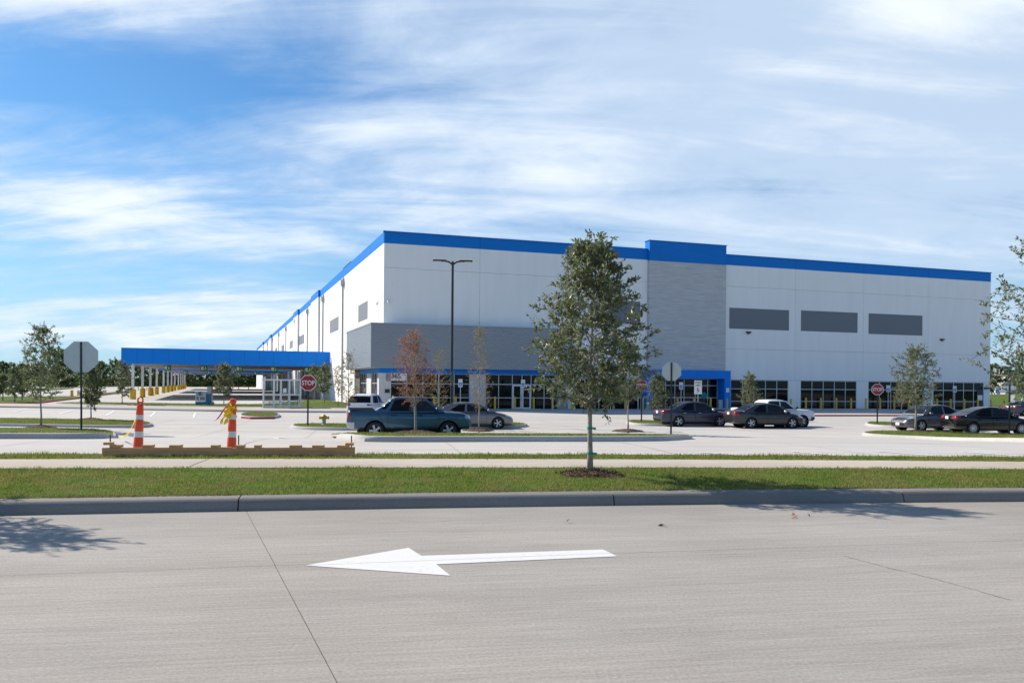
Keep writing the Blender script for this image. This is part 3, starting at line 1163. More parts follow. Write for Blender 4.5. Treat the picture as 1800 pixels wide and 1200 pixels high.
# ------------------------------------------------------------------ storefront glazing
def glazing(axis, off, xs, zs, name='window', door=None, proud=0.0):
    """one bay of storefront: frame bars plus one pane per opening; axis 'u' or 'v'"""
    fw, fd = 0.07, 0.10
    fr = MB()

    def bar(a0, a1, z0, z1, d0, d1):
        if axis == 'u':
            fr.box(a0, a1, off + d0, off + d1, z0, z1)
        else:
            fr.box(off + d0, off + d1, a0, a1, z0, z1)
    for i, x in enumerate(xs):
        bar(x - fw / 2, x + fw / 2, zs[0], zs[-1], -0.03, 0.07)
    for k, z in enumerate(zs):
        for i in range(len(xs) - 1):
            bar(xs[i] + fw / 2, xs[i + 1] - fw / 2, z - fw / 2 if k else z, z + fw / 2 if k < len(zs) - 1 else z, -0.026, 0.066)
    root = fr.build(name, M['frame'], bld)
    for i in range(len(xs) - 1):
        for k in range(len(zs) - 1):
            if door and i in door and k < door[i]:
                continue
            b = MB()
            x0, x1 = xs[i] + fw / 2 - 0.005, xs[i + 1] - fw / 2 + 0.005
            tilt = random.uniform(-0.004, 0.004)
            z0, z1 = zs[k] + 0.03, zs[k + 1] - 0.03
            if axis == 'u':
                b.box(x0, x1, off + 0.02 + tilt, off + 0.045 + tilt, z0, z1)
            else:
                b.box(off + 0.02 + tilt, off + 0.045 + tilt, x0, x1, z0, z1)
            b.build('pane', M['glass'], root)
    return root


def lz(z):
    return z


zfl = -0.02
# right-hand bays
bays = [(1284.6, 1385.5, 5), (1407.5, 1505.5, 5), (1526.5, 1624, 5), (1640.5, 1729, 5)]
ZT1, ZT2 = ZF(1450, 684.2), ZF(1450, 705.2)
edges = [ux2[0]]
for i, (x0, x1, n) in enumerate(bays):
    a, c = U(x0, 690), U(x1, 690)
    zlow = -0.25 - 0.0
    glazing('u', 0.06, list(np.linspace(a, c, n + 1)), [zlow, ZT2, ZT1, ZHEAD - 0.03])
    edges += [a, c]
edges += [LEN_U]
for i in range(0, len(edges), 2):
    if edges[i + 1] - edges[i] > 0.15:
        panel(edges[i], edges[i + 1], 0.0, 0.2, -0.5, ZHEAD, 'wall_white')
# door leaf in the last bay
du = U(1717, 700)
b = MB(); b.box(du, du + 0.95, -0.02, 0.05, -0.2, 2.15); d_ = b.build('door', M['black'], bld)
b = MB(); b.box(du + 0.1, du + 0.85, -0.03, -0.018, 0.9, 1.5); b.build('notice', M['sign_white'], d_)

# wall packs and cameras
for (x, y) in [(1315, 585), (1655, 597.5)]:
    u_, z_ = on_front(x, y)
    b = MB(); b.prism([(-0.28, 0.1), (0.28, 0.1), (0.22, -0.12), (-0.22, -0.12)], 0, 0.13); b.box(-0.1, 0.1, -0.05, 0.2, -0.12, 0.0)
    b.add([(-0.45, -0.05, 0.05), (0.45, -0.05, 0.05), (0.45, 0.05, 0.08), (-0.45, 0.05, 0.08)], [(0, 1, 2, 3)])
    o = b.build('wall_light', M['black'], bld, fixn=True); o.location = (u_, -0.15, z_)
for (x, y) in [(1733, 682)]:
    u_, z_ = on_front(x, y)
    b = MB(); b.box(-0.3, 0.3, -0.25, 0.0, -0.1, 0.1); b.box(0.1, 0.28, -0.4, -0.25, -0.09, 0.02)
    o = b.build('wall_light', M['black'], bld); o.location = (u_, 0, z_)

# ------------------------------------------------------------------ blue entrance portal under the tower
pu0, pu1 = U(1136, 690, 1.2), U(1284.3, 690, 1.2)
leg = U(1284.3, 690, 1.2) - U(1273.6, 690, 1.2)
ph = ZPORT - (ZF(1273, 651.6, 1.2) - ZF(1273, 666.0, 1.2))
b = MB(); b.box(pu1 - leg, pu1, -1.2, 0.3, -0.5, ph - 0.002); b.build('portal_leg', M['blue_panel'], bld)
b = MB(); b.box(pu0, pu0 + leg, -1.2, 0.3, -0.5, ph - 0.002); b.build('portal_leg', M['blue_panel'], bld)
nh = 5
b = MB(); b.box(pu0 + 0.02, pu1 - 0.02, -1.185, 0.28, ph + 0.02, ZPORT - 0.02); b.build('portal_backing', M['blue_back'], bld)
for i in range(nh):
    a = pu0 + (pu1 - pu0) * i / nh; c = pu0 + (pu1 - pu0) * (i + 1) / nh
    b = MB(); b.box(a + (0.006 if i else 0), c - (0.006 if i < nh - 1 else 0), -1.2, 0.3, ph, ZPORT)
    b.build('portal_beam', M['blue_panel'], bld)
gx = [pu0 + leg + 0.04 + (pu1 - pu0 - 2 * leg - 0.08) * q for q in (0, 0.13, 0.26, 0.39, 0.52, 0.68, 0.86, 1.0)]
glazing('u', 0.12, gx, [-0.2, 1.1, 2.35, ph - 0.02])
b = MB(); b.lathe([(0.0, 0.0), (0.36, 0.0), (0.36, 0.012), (0.0, 0.012)], 28, 'y')
o = b.build('teal_sticker', plain('teal_vinyl', (0.0, 0.22, 0.24), 0.5), bld, fixn=True); o.location = (U(1237, 695, -0.1), 0.085, ZF(1237, 695, -0.1))
b = MB(); b.box(-0.18, 0.18, -0.02, 0, -0.22, 0.22)
o = b.build('notice', M['sign_white'], bld); o.location = (pu1 - leg * 0.5, -1.203, 1.9)
b = MB(); b.box(-0.5, 0.0, -0.35, 0.0, 0, 1.1)
o = b.build('ash_bin', M['grey_metal'], bld); o.location = (pu1 - leg - 0.1, -0.7, -0.2)

# ------------------------------------------------------------------ grey ribbed box wrapping the corner
BP = 1.3
bx1 = U(1005, 620, BP)
bzt = ZF(690, 570.0, BP); bzb = ZF(690, 646.6, BP)
bv1 = on_side(609.5, 610, BP)[0]


def ribbed(name, axis, a0, a1, plane, out, z0, z1, mat, pitch=0.19, depth=0.05):
    """horizontal metal siding: real trapezoid ribs"""
    b = MB()
    n = int(round((z1 - z0) / pitch))
    prof = []
    for i in range(n):
        z = z0 + (z1 - z0) * i / n
        h = (z1 - z0) / n
        prof += [(0, z), (0, z + h * 0.30), (depth, z + h * 0.45), (depth, z + h * 0.85)]
    prof.append((0, z1))
    vs, fs = [], []
    for d, z in prof:
        q = plane + out * d
        if axis == 'u':
            vs += [(a0, q, z), (a1, q, z)]
        else:
            vs += [(q, a0, z), (q, a1, z)]
    for i in range(len(prof) - 1):
        f = (2 * i, 2 * i + 1, 2 * i + 3, 2 * i + 2)
        fs.append(f if axis == 'u' else tuple(reversed(f)))
    b.add(vs, fs)
    return b.build(name, mat, bld)


b = MB(); b.box(-BP + 0.05, bx1 - 0.05, -BP + 0.05, 0.18, bzb, bzt - 0.03)
b.box(-BP + 0.05, 0.19, 0.182, bv1 - 0.05, bzb, bzt - 0.03); b.build('box_core', M['soffit'], bld)
ribbed('siding', 'u', -BP + 0.03, bx1, -BP, -1, bzb, bzt, M['siding'])
ribbed('siding', 'v', -BP - 0.0, bv1, -BP, -1, bzb, bzt, M['siding'])
b = MB(); b.box(bx1 - 0.04, bx1 + 0.01, -BP - 0.05, 0.0, bzb, bzt); b.build('trim', M['siding'], bld)
b = MB(); b.box(-BP - 0.08, bx1 + 0.04, -BP - 0.08, -BP + 0.15, bzt, bzt + 0.12); b.box(-BP - 0.08, -BP + 0.15, -BP + 0.152, bv1, bzt, bzt + 0.12)
b.build('trim', plain('trim_grey', (0.30, 0.32, 0.35), 0.5, metal=0.3), bld)
b = MB(); b.box(-BP + 0.0, bx1, -BP + 0.152, 0.0, bzt - 0.02, bzt + 0.02); b.build('box_roof', plain('roof_membrane', (0.6, 0.6, 0.6), 0.8), bld)
b = MB(); b.box(-BP - 0.05, -BP + 0.03, -BP - 0.05, -BP + 0.03, bzb, bzt); b.build('corner_trim', bpy.data.materials['trim_grey'], bld)

# ------------------------------------------------------------------ ground floor below the box
GP = 0.45
zband0 = ZF(700, 655.6, GP)
piers = [(667.2, 687, 'stone_white'), (825.5, 853.8, 'stone_white')]
gbays = [(687, 825.5, 5), (853.8, 980.5, None), (1006, 1130, 5)]
b = MB(); b.box(-GP, bx1, -GP - 0.003, 0.15, zband0, bzb - 0.003); b.build('blue_band', M['blue_panel'], bld)
b = MB(); b.box(-GP - 0.003, 0.19, 0.152, on_side(632, 670, GP)[0], zband0, bzb - 0.003); b.build('blue_band', M['blue_panel'], bld)
for (x0, x1, mt) in piers:
    a, c = U(x0, 690, GP), U(x1, 690, GP)
    a = -GP if x0 < 680 else a
    nb = 8
    b = MB(); b.box(a, c, -GP + 0.02, 0.15, -0.5, zband0); pr = b.build('pier', M['stone_white'], bld)
    zz = -0.2; j = 0
    while zz < zband0 - 0.05:
        z1 = min(zz + 0.42, zband0 - 0.002)
        cuts = [a, a + (c - a) * (0.38 if j % 2 else 0.66), c]
        for q0, q1 in zip(cuts[:-1], cuts[1:]):
            b = MB(); b.box(q0 + 0.004, q1 - 0.004, -GP, -GP + 0.03, zz + 0.004, z1 - 0.004)
            b.build('stone', M['stone_white'], pr)
        zz = z1; j += 1
zrow = [-0.2, ZF(760, 698.6, GP), ZF(760, 674.2, GP), zband0 - 0.02]
for (x0, x1, n) in gbays:
    a, c = U(x0, 690, GP), U(x1, 690, GP)
    if n is None:
        xs = [a] + [U(q, 690, GP) for q in (877, 901, 918, 934, 957)] + [c]
        w_ = glazing('u', -GP + 0.12, xs, zrow, door={2: 2, 3: 2})
        for k in (2, 3):
            q0, q1 = xs[k] + 0.03, xs[k + 1] - 0.03
            b = MB()
            y0, y1 = -GP + 0.08, -GP + 0.15
            zt = zrow[2] - 0.04
            b.box(q0, q0 + 0.13, y0, y1, -0.2, zt); b.box(q1 - 0.13, q1, y0, y1, -0.2, zt)
            b.box(q0 + 0.13, q1 - 0.13, y0, y1, -0.2, 0.12); b.box(q0 + 0.13, q1 - 0.13, y0, y1, zt - 0.13, zt)
            dr = b.build('door', M['white_metal'], bld)
            b = MB(); b.box(q0 + 0.12, q1 - 0.12, y0 + 0.03, y0 + 0.05, 0.11, zt - 0.12); b.build('pane', M['glass'], dr)
            hx = q1 - 0.07 if k == 2 else q0 + 0.07
            b = MB(); b.tube([(hx, y0 - 0.05, 0.75), (hx, y0 - 0.05, 1.35)], 0.018, 6); b.build('handle', M['grey_metal'], dr)
    else:
        glazing('u', -GP + 0.12 if x0 < 1000 else 0.06, list(np.linspace(a, c, n + 1)), zrow if x0 < 1000 else zrow[:-1] + [ZHEAD - 0.03])
# siding pier beside the storefront
ribbed('siding', 'u', U(981, 690, GP), bx1 + 0.0, -GP - 0.02, -1, -0.4, zband0 - 0.002, M['siding'])
b = MB(); b.box(U(981, 690, GP), bx1, -GP, 0.15, -0.5, zband0 - 0.002); b.build('siding_back', M['siding'], bld)
# wall sliver between the last bay and the portal, and above the bay behind the tree
panel(U(1130, 690), pu0, 0.0, 0.2, -0.5, ZHEAD, 'wall_white')
panel(bx1 + 0.02, U(1006, 690) + 0.3, 0.01, 0.2, -0.5, ZHEAD, 'wall_white')
# house number and plaque
b_ = link('house_number', text_mesh('365', 0.62, M['black'], 0.01), bld); b_.rotation_euler = (R(90), 0, 0)
b_.location = (U(696, 661, GP), -GP - 0.02, ZF(696, 661, GP))
b = MB(); b.box(-0.95, 0.95, 0.0, 0.02, -0.42, 0.42); o = b.build('number_plate', M['sign_white'], bld); o.location = (U(696.5, 661, GP), -GP + 0.0, ZF(696, 661, GP))
b = MB(); b.box(-0.22, 0.22, -0.06, 0.0, -0.17, 0.17); o = b.build('plaque', M['black'], bld); o.location = (U(680.6, 687, GP), -GP, ZF(680.6, 687, GP))

# side face of the ground floor
vv = [on_side(q, 690, GP)[0] for q in (667, 660.5 + 5.5, 652, 643.5, 632.5, 611)]
v_w1 = (on_side(666.2, 690, GP)[0], on_side(652, 690, GP)[0])
v_w2 = (on_side(644, 690, GP)[0], on_side(632.5, 690, GP)[0])
v_end = on_side(611.5, 690, GP)[0]
for a, c in ((-GP + 0.15, v_w1[0] + 0.9), (v_w1[1], v_w2[0]), ):
    b = MB(); b.box(-GP, 0.15, max(a, 0.152), c, -0.5, zband0 - 0.002); b.build('pier', M['stone_white'], bld)
for a, c in ((v_w1[0] + 0.9, v_w1[1]), v_w2):
    glazing('v', -GP + 0.12, list(np.linspace(a, c, 4)), zrow)
b = MB(); b.box(-GP - 0.02, 0.15, v_w2[1], bv1, -0.5, bzb - 0.002); b.build('charcoal_wall', M['charcoal'], bld)

# ------------------------------------------------------------------ side wall (sunlit)
nv = 9
pv = 11.6
zs_ = [(-0.5, ZMID), (ZMID, ZUP), (ZUP, BAND)]
for i in range(nv):
    for k, (z0, z1) in enumerate(zs_):
        v0 = i * pv if i else 0.21
        b = MB(); b.box(0.0, 0.2, v0 + G, (i + 1) * pv - G, z0 + G, z1 - G)
        b.build('wall_panel', M['wall_white'], bld)
    b = MB(); b.box(-0.004, 0.2, (i * pv if i else 0.21) + G, (i + 1) * pv - G, BAND, TOP); b.build('parapet_panel', M['wall_blue'], bld)
b = MB(); b.box(0.0, 0.2, nv * pv, LEN_V, -0.5, BAND); b.build('wall', M['wall_white'], bld)
b = MB(); b.box(-0.004, 0.2, nv * pv, LEN_V, BAND + 0.001, TOP); b.build('parapet', M['wall_blue'], bld)
# pilaster strips with stone texture, accents, downpipes
for (x0, x1) in [(549.2, 562.3), (517.5, 526), (474, 478), (462, 464)]:
    a, c = on_side(x1, 600)[0], on_side(x0, 600)[0]
    b = MB(); b.box(-0.3, 0.0, a, c, 0, BAND); b.build('stone_strip', M['stone_white'], bld)
    b = MB(); b.box(-0.303, -0.005, a, c, BAND, TOP + 0.01); b.build('strip_parapet', M['wall_blue'], bld)
for (x0, x1, y0, y1) in [(629.4, 645.9, 533, 563.6), (579.6, 595, 560, 583), (526, 534.8, 589, 605), (509, 515, 599, 612), (494.7, 500, 606, 618), (484, 487.5, 611, 622)]:
    a, c = on_side(x1, 600)[0], on_side(x0, 600)[0]
    zt, zb = on_side((x0 + x1) / 2, y0)[1], on_side((x0 + x1) / 2, y1)[1]
    b = MB(); b.box(-0.015, 0.05, a, c, max(zb, 6.9), zt); b.build('accent_panel', M['accent_grey'], bld)
ppz = on_side(604.5, 496)[1]
for x in (604.5, 569.5, 542, 520.3, 504, 491.5, 480.6, 471.3, 463):
    v_ = on_side(x, 560)[0]
    b = MB(); b.tube([(-0.16, v_, -0.2), (-0.16, v_, ppz - 0.5)], 0.11, 8); b.box(-0.42, 0.0, v_ - 0.3, v_ + 0.3, ppz - 0.5, ppz + 0.25)
    b.box(-0.2, -0.0, v_ - 0.16, v_ + 0.16, ppz + 0.25, ppz + 0.5)
    b.build('downpipe', M['grey_metal'], bld)
# roof-edge guard rails
va, vb = on_side(602, 470)[0], on_side(590, 482)[0]
b = MB()
for i in range(6):
    v_ = va + (vb - va) * i / 5
    b.tube([(1.0, v_, TOP - 0.5), (1.0, v_, TOP + 1.1)], 0.05, 5)
b.tube([(1.0, va, TOP + 1.05), (1.0, vb, TOP + 1.05)], 0.05, 5); b.tube([(1.0, va, TOP + 0.6), (1.0, vb, TOP + 0.6)], 0.05, 5)
b.build('roof_rail', M['black'], bld)
for x, y, s in ((668, 534, 1), (682, 532, 0)):
    if s:
        v_, z_ = on_side(x, y); c_ = (-0.25, v_, z_)
    else:
        u_, z_ = on_front(x, y); c_ = (u_, -0.25, z_)
    b = MB(); b.lathe([(0.02, 0.2), (0.12, 0.15), (0.14, 0.0), (0.10, -0.12), (0.0, -0.16)], 10, 'z', c_); b.tube([(c_[0], c_[1], c_[2] + 0.18), (c_[0] + (0.27 if s else 0), c_[1] + (0 if s else 0.27), c_[2] + 0.2)], 0.03, 6)
    b.build('security_camera', M['white_metal'], bld, smooth=True)

# dock doors along the side wall, under the canopies
dv = on_side(560, 690)[0]
i = 0
while dv + 9 < 235:
    b = MB(); b.box(-0.03, 0.02, dv, dv + 7.2, -0.2, 4.3); dd = b.build('dock_door', plain('dock_door_%d' % i, (0.045, 0.047, 0.05), 0.5), bld)
    if i < 5:
        for k in range(1, 6):
            b = MB(); b.box(-0.045, -0.03, dv + 0.1, dv + 7.1, -0.2 + k * 0.74, -0.16 + k * 0.74); b.build('seam', M['dark'], dd)
    b = MB(); b.box(-0.5, 0.0, dv + 7.4, dv + 8.6, -0.3, 4.4); b.build('pilaster', M['wall_white'], bld)
    dv += 9.0; i += 1

# ================================================================== CANOPIES over the van lanes
cz0, cz1 = 4.45, 6.45
cv0 = on_side(581, 630)[0]
CR = -0.05                                    # right edge, just off the wall
CL = -(Vector((CORNER.x, CORNER.y)) - Vector((at_depth(211.5, 620, 103.2).x, at_depth(211.5, 620, 103.2).y))).dot(Vector((EU.x, EU.y)))
CLEN, CGAP = 44.0, 16.0
can_labels = ['wide blue drive-through canopy whose broad blue fascia faces the footway', 'second blue drive-through canopy along the wall, behind the front one', 'third and last blue canopy along the warehouse wall, before the wood']


def canopy(k):
    v0 = cv0 + k * (CLEN + CGAP)
    root = empty('canopy', CORNER + EV * v0, TH, can_labels[k], 'canopy', 'canopies along the warehouse wall')
    W = CR - CL
    npan = 14
    for i in range(npan):
        a, c = CL + W * i / npan, CL + W * (i + 1) / npan
        b = MB(); b.box(a + (0.012 if i else 0), c - (0.012 if i < npan - 1 else 0), 0, 0.12, cz0, cz1); b.build('fascia_panel', M['blue_panel'], root)
    if k == 0:
        ns = 12
        for i in range(ns):
            a, c = CLEN * i / ns, CLEN * (i + 1) / ns
            b = MB(); b.box(CL - 0.0, CL + 0.12, a + 0.13, c, cz0, cz1); b.build('fascia_panel', M['blue_panel'], root)
    else:
        b = MB(); b.box(CL, CL + 0.12, 0.13, CLEN - 0.13, cz0, cz1); b.build('side_fascia', M['blue_panel'], root)
    b = MB(); b.box(CL, CR, CLEN - 0.12, CLEN, cz0, cz1); b.build('rear_fascia', M['blue_panel'], root)
    b = MB(); b.box(CL + 0.02, CR - 0.02, 0.015, 0.11, cz0 + 0.02, cz1 - 0.02); b.build('fascia_backing', M['blue_back'], root)
    b = MB(); b.box(CL + 0.13, CR, 0.13, CLEN - 0.13, cz0 + 0.35, cz0 + 0.6); b.build('deck', M['soffit'], root)
    nb = 4
    for i in range(nb):
        y = 1.2 + (CLEN - 2.4) * i / (nb - 1)
        b = MB(); b.box(CL + 0.14, CR, y - 0.12, y + 0.12, cz0 + 0.02, cz0 + 0.348); b.build('beam', M['soffit'], root)
        for x, lab in ((CL + 1.25, 1), (CR - 0.9, 0)):
            b = MB(); b.box(x - 0.16, x + 0.16, y - 0.16, y + 0.16, -0.3, cz0 + 0.02); co = b.build('column', M['white_metal'], root)
            if not lab:
                continue
            b = MB(); b.lathe([(0.38, -0.3), (0.38, 1.2), (0.35, 1.26), (0.0, 1.26)], 20, 'z', (x, y, 0)); b.build('base_sleeve', M['yellow'], co, smooth=True, angle=40)
    # hanging lane signs
    nsn = 5
    for i in range(nsn):
        x = CL + W * (0.205 + 0.172 * i)
        y = 1.6
        sx = empty('lane_sign', root.location + EU * x + EV * y + Vector((0, 0, 0)), TH, 'small green lane sign hung under the %s blue canopy' % ('front', 'second', 'last')[k], 'lane sign', 'green lane signs, canopy %d' % (k + 1))
        b = MB(); b.box(-0.45, 0.45, -0.03, 0.03, cz0 - 0.75, cz0 - 0.05); b.build('panel', M['sign_green'], sx)
        b = MB(); b.box(-0.36, -0.04, -0.036, -0.031, cz0 - 0.62, cz0 - 0.18)
        b.add([(0.06, -0.034, cz0 - 0.42), (0.18, -0.034, cz0 - 0.62), (0.30, -0.034, cz0 - 0.42)], [(0, 1, 2)])
        b.box(0.15, 0.21, -0.036, -0.031, cz0 - 0.42, cz0 - 0.2)
        b.build('lettering', plain('sign_pale_%d_%d' % (k, i), (0.5, 0.6, 0.52), 0.5), sx)
        b = MB(); b.tube([(-0.3, 0, cz0 - 0.06), (-0.3, 0, cz0 + 0.1)], 0.015, 5); b.tube([(0.3, 0, cz0 - 0.06), (0.3, 0, cz0 + 0.1)], 0.015, 5); b.build('hanger', M['grey_metal'], sx)
    return root


for k in range(3):
    canopy(k)
# yellow guard pair by the front column

# ================================================================== SMALL THINGS
def octagon(r):
    return [(r * math.cos(R(22.5 + 45 * i)), r * math.sin(R(22.5 + 45 * i))) for i in range(8)]


def stop_sign(px, py_base, py_top, width_px, face, label, off=0.15, post='black', lean=0.0):
    p = P(px, py_base, off)
    s = p.y / F_PX
    h = (py_base - py_top) * s
    w = width_px * s
    r = w / 2 / math.cos(R(22.5))
    rz = math.atan2(p.x, p.y) * -1 + (0 if face else math.pi)
    root = empty('stop_sign', p, rz, label, 'stop sign', 'stop signs')
    root.rotation_euler = (0, lean, rz)
    b = MB(); b.box(-0.043, 0.043, -0.03, 0.03, -0.3, h - 0.03 - (0.0 if not face else w * 0.12)); po = b.build('post', M[post], root)
    zc = h - w / 2
    pl = MB()
    oc = octagon(r)
    pl.add([(x, -0.034, zc + z) for x, z in oc] + [(x, -0.042, zc + z) for x, z in oc],
           [tuple(range(8)), tuple(reversed(range(8, 16)))] + [(i, 8 + i, 8 + (i + 1) % 8, (i + 1) % 8) for i in range(8)])
    plate = pl.build('plate', M['sign_back'], root, fixn=True)
    for rr, d, mt, nm in ((r * 0.985, -0.0435, 'sign_white', 'border'), (r * 0.915, -0.045, 'sign_red', 'face')):
        b = MB(); oc2 = octagon(rr); b.add([(x, d, zc + z) for x, z in oc2], [tuple(range(8))]); b.build(nm, M[mt], plate)
    t = link('lettering', text_mesh('STOP', w * 0.42, M['sign_white'], 0.001, squeeze=0.80), plate)
    t.rotation_euler = (R(90), 0, 0)
    t.location = (0, -0.0465, zc - w * 0.012)
    b = MB()
    for z in (zc + w * 0.3, zc - w * 0.3):
        b.tube([(0, -0.05, z), (0, 0.045, z)], 0.012, 6)
    b.build('bolt', M['grey_metal'], root)
    return root


stop_sign(143, 755.5, 600, 54, False, 'stop sign showing its bare grey back on a black post near the orange cone', lean=R(0.6))
stop_sign(541, 747, 659, 27.5, True, 'red stop sign facing the road on the island with the yellow hydrant')
stop_sign(1179.5, 759, 636, 33, False, 'stop sign seen from its bare grey back, before the blue entrance portal')
stop_sign(1127.5, 740, 667.5, 19.5, True, 'red stop sign half hidden behind the crown of the big street tree')
stop_sign(1542, 744, 674.6, 19.4, True, 'red stop sign facing the road near the grey sedan with its nose towards the road')
# bare black post at the right, sign lost in the leaves
p = P(1774, 763, 0.15); s = p.y / F_PX
root = empty('sign_post', p, 0, 'black square sign post standing before the black sedan', 'post')
b = MB(); b.box(-0.035, 0.035, -0.03, 0.03, -0.3, 113 * s); b.build('post', M['black'], root)
b = MB()
for k in range(14):
    b.box(-0.008, 0.008, -0.0325, -0.0305, 0.3 + k * 0.2, 0.32 + k * 0.2)
b.build('bolt_hole', M['dark'], root)


def place(px, py, off=0.0):
    p = P(px, py, off)
    return p, p.y / F_PX


# ------------------------------------------------------------------ bollards along the front
def local(u, v):
    q = CORNER + EU * u + EV * v
    return Vector((q.x, q.y, glot(q.x, q.y)))


bm_ = MB(); bm_.lathe([(0.10, -0.3), (0.10, 1.10), (0.09, 1.15), (0.05, 1.19), (0.0, 1.20)], 14)
boll_me = bm_.mesh('bollard', M['yellow'], True)
for px in [691, 729, 763, 801, 870, 905, 938, 971, 1005, 1036, 1068, 1099, 1130, 1191, 1220, 1249, 1278, 1334, 1362, 1390, 1416.5, 1443, 1470, 1496, 1522, 1547, 1572, 1597, 1622, 1647, 1671, 1695, 1718.6, 1742]:
    d = 2.6
    u_ = U(px, 715, d)
    o = link('bollard', boll_me); o.location = local(u_, -d) + Vector((0, 0, 0.12 if px > 1410 else 0))
    tag(o, 'yellow steel bollard in the row along the glazed shop front', 'bollard', 'bollards along the shop front')

# accessible-parking sign posts
for px, yb, yt in [(809, 722, 666), (919, 723, 667), (971.5, 723, 668), (1073, 723, 669), (1121.5, 723, 672), (1197, 723, 671.5), (1561, 724, 677), (1678, 724, 678), (1753, 722, 680)]:
    d = 3.2
    loc = local(U(px, 715, d), -d)
    s = loc.y / F_PX
    root = empty('parking_sign', loc, -math.atan2(loc.x, loc.y), 'white and blue accessible parking sign on a thin white post before the shop front', 'parking sign', 'accessible parking signs along the front')
    h = CAM_H - loc.z + (674.6 + 0.0087 * (px - 900) - yt) * s
    b = MB(); b.tube([(0, 0, -0.2), (0, 0, h)], 0.035, 6); b.build('post', M['white_metal'], root)
    b = MB(); b.box(-0.19, 0.19, -0.05, -0.036, h - 0.72, h); pl = b.build('plate', M['sign_white'], root)
    b = MB(); b.box(-0.13, 0.13, -0.056, -0.052, h - 0.62, h - 0.32); b.build('symbol_field', M['sign_blue'], pl)
    b = MB(); b.lathe([(0.03, 0.0), (0.075, 0.0), (0.075, 0.004), (0.03, 0.004)], 12, 'y', (0.0, -0.062, h - 0.51)); b.box(-0.02, 0.01, -0.062, -0.058, h - 0.48, h - 0.37); b.build('symbol', M['sign_white'], pl)

# speed limit sign
p, s = place(1226.5, 739)
root = empty('speed_limit_sign', p, -math.atan2(p.x, p.y), 'white speed limit 5 sign before the blue entrance portal', 'speed sign')
zt = CAM_H - p.z + (677.5 - 668.5) * s; hh = 24 * s; ww = 13.2 * s
b = MB(); b.box(-0.04, 0.04, 0, 0.05, -0.2, zt - 0.05); b.build('post', M['grey_metal'], root)
b = MB(); b.box(-ww / 2, ww / 2, -0.02, -0.002, zt - hh, zt); pl = b.build('plate', M['sign_white'], root)
for t_, sz, zz in (('SPEED', 0.17, 0.84), ('LIMIT', 0.17, 0.64), ('5', 0.42, 0.28)):
    o = link('lettering', text_mesh(t_, sz * hh, M['black'], 0.001), pl)
    o.rotation_euler = (R(90), 0, 0); o.location = (0, -0.023, zt - hh * (1 - zz))
# small white notice on a post in the right-hand distance
p, s = place(1779, 737)
root = empty('notice_board', p, -math.atan2(p.x, p.y), 'small white notice board on a dark post behind the black sedan', 'notice board')
b = MB(); b.tube([(0, 0.03, -0.2), (0, 0.03, 40 * s)], 0.05, 6); b.build('post', M['black'], root)
b = MB(); b.box(-4 * s, 4 * s, -0.03, 0, 30 * s, 43 * s); b.build('plate', M['sign_white'], root)

# ------------------------------------------------------------------ light pole
p, s = place(793.4, 742.5, 0.15)
hp = (742.5 - 459.5) * s
root = empty('light_pole', p, R(6), 'tall black lamp post with twin flat heads on the island behind the sedan', 'lamp post')
b = MB(); b.tube([(0, 0, 0.0), (0, 0, hp)], [0.085, 0.07], 10); b.build('pole', M['black'], root, smooth=True, angle=50)
b = MB(); b.lathe([(0.30, -0.2), (0.30, 0.55), (0.26, 0.6), (0.0, 0.6)], 16); b.build('footing', M['kerb_light'], root, smooth=True, angle=40)
for sg in (-1, 1):
    b = MB(); b.tube([(0.05 * sg, 0, hp - 0.16), (0.25 * sg, 0, hp - 0.02), (0.42 * sg, 0, hp + 0.0)], 0.05, 6); ar = b.build('arm', M['black'], root)
    b = MB(); b.prism([(0.38 * sg, -0.16), (1.05 * sg, -0.2), (1.16 * sg, -0.12), (1.16 * sg, 0.12), (1.05 * sg, 0.2), (0.38 * sg, 0.16)], hp - 0.01, hp + 0.07); hd = b.build('lamp_head', M['black'], root, fixn=True)
    b = MB(); b.box(min(0.7 * sg, 1.1 * sg), max(0.7 * sg, 1.1 * sg), -0.13, 0.13, hp - 0.018, hp - 0.012); b.build('lens', plain('lamp_lens_%d' % sg, (0.65, 0.66, 0.62), 0.3), hd)

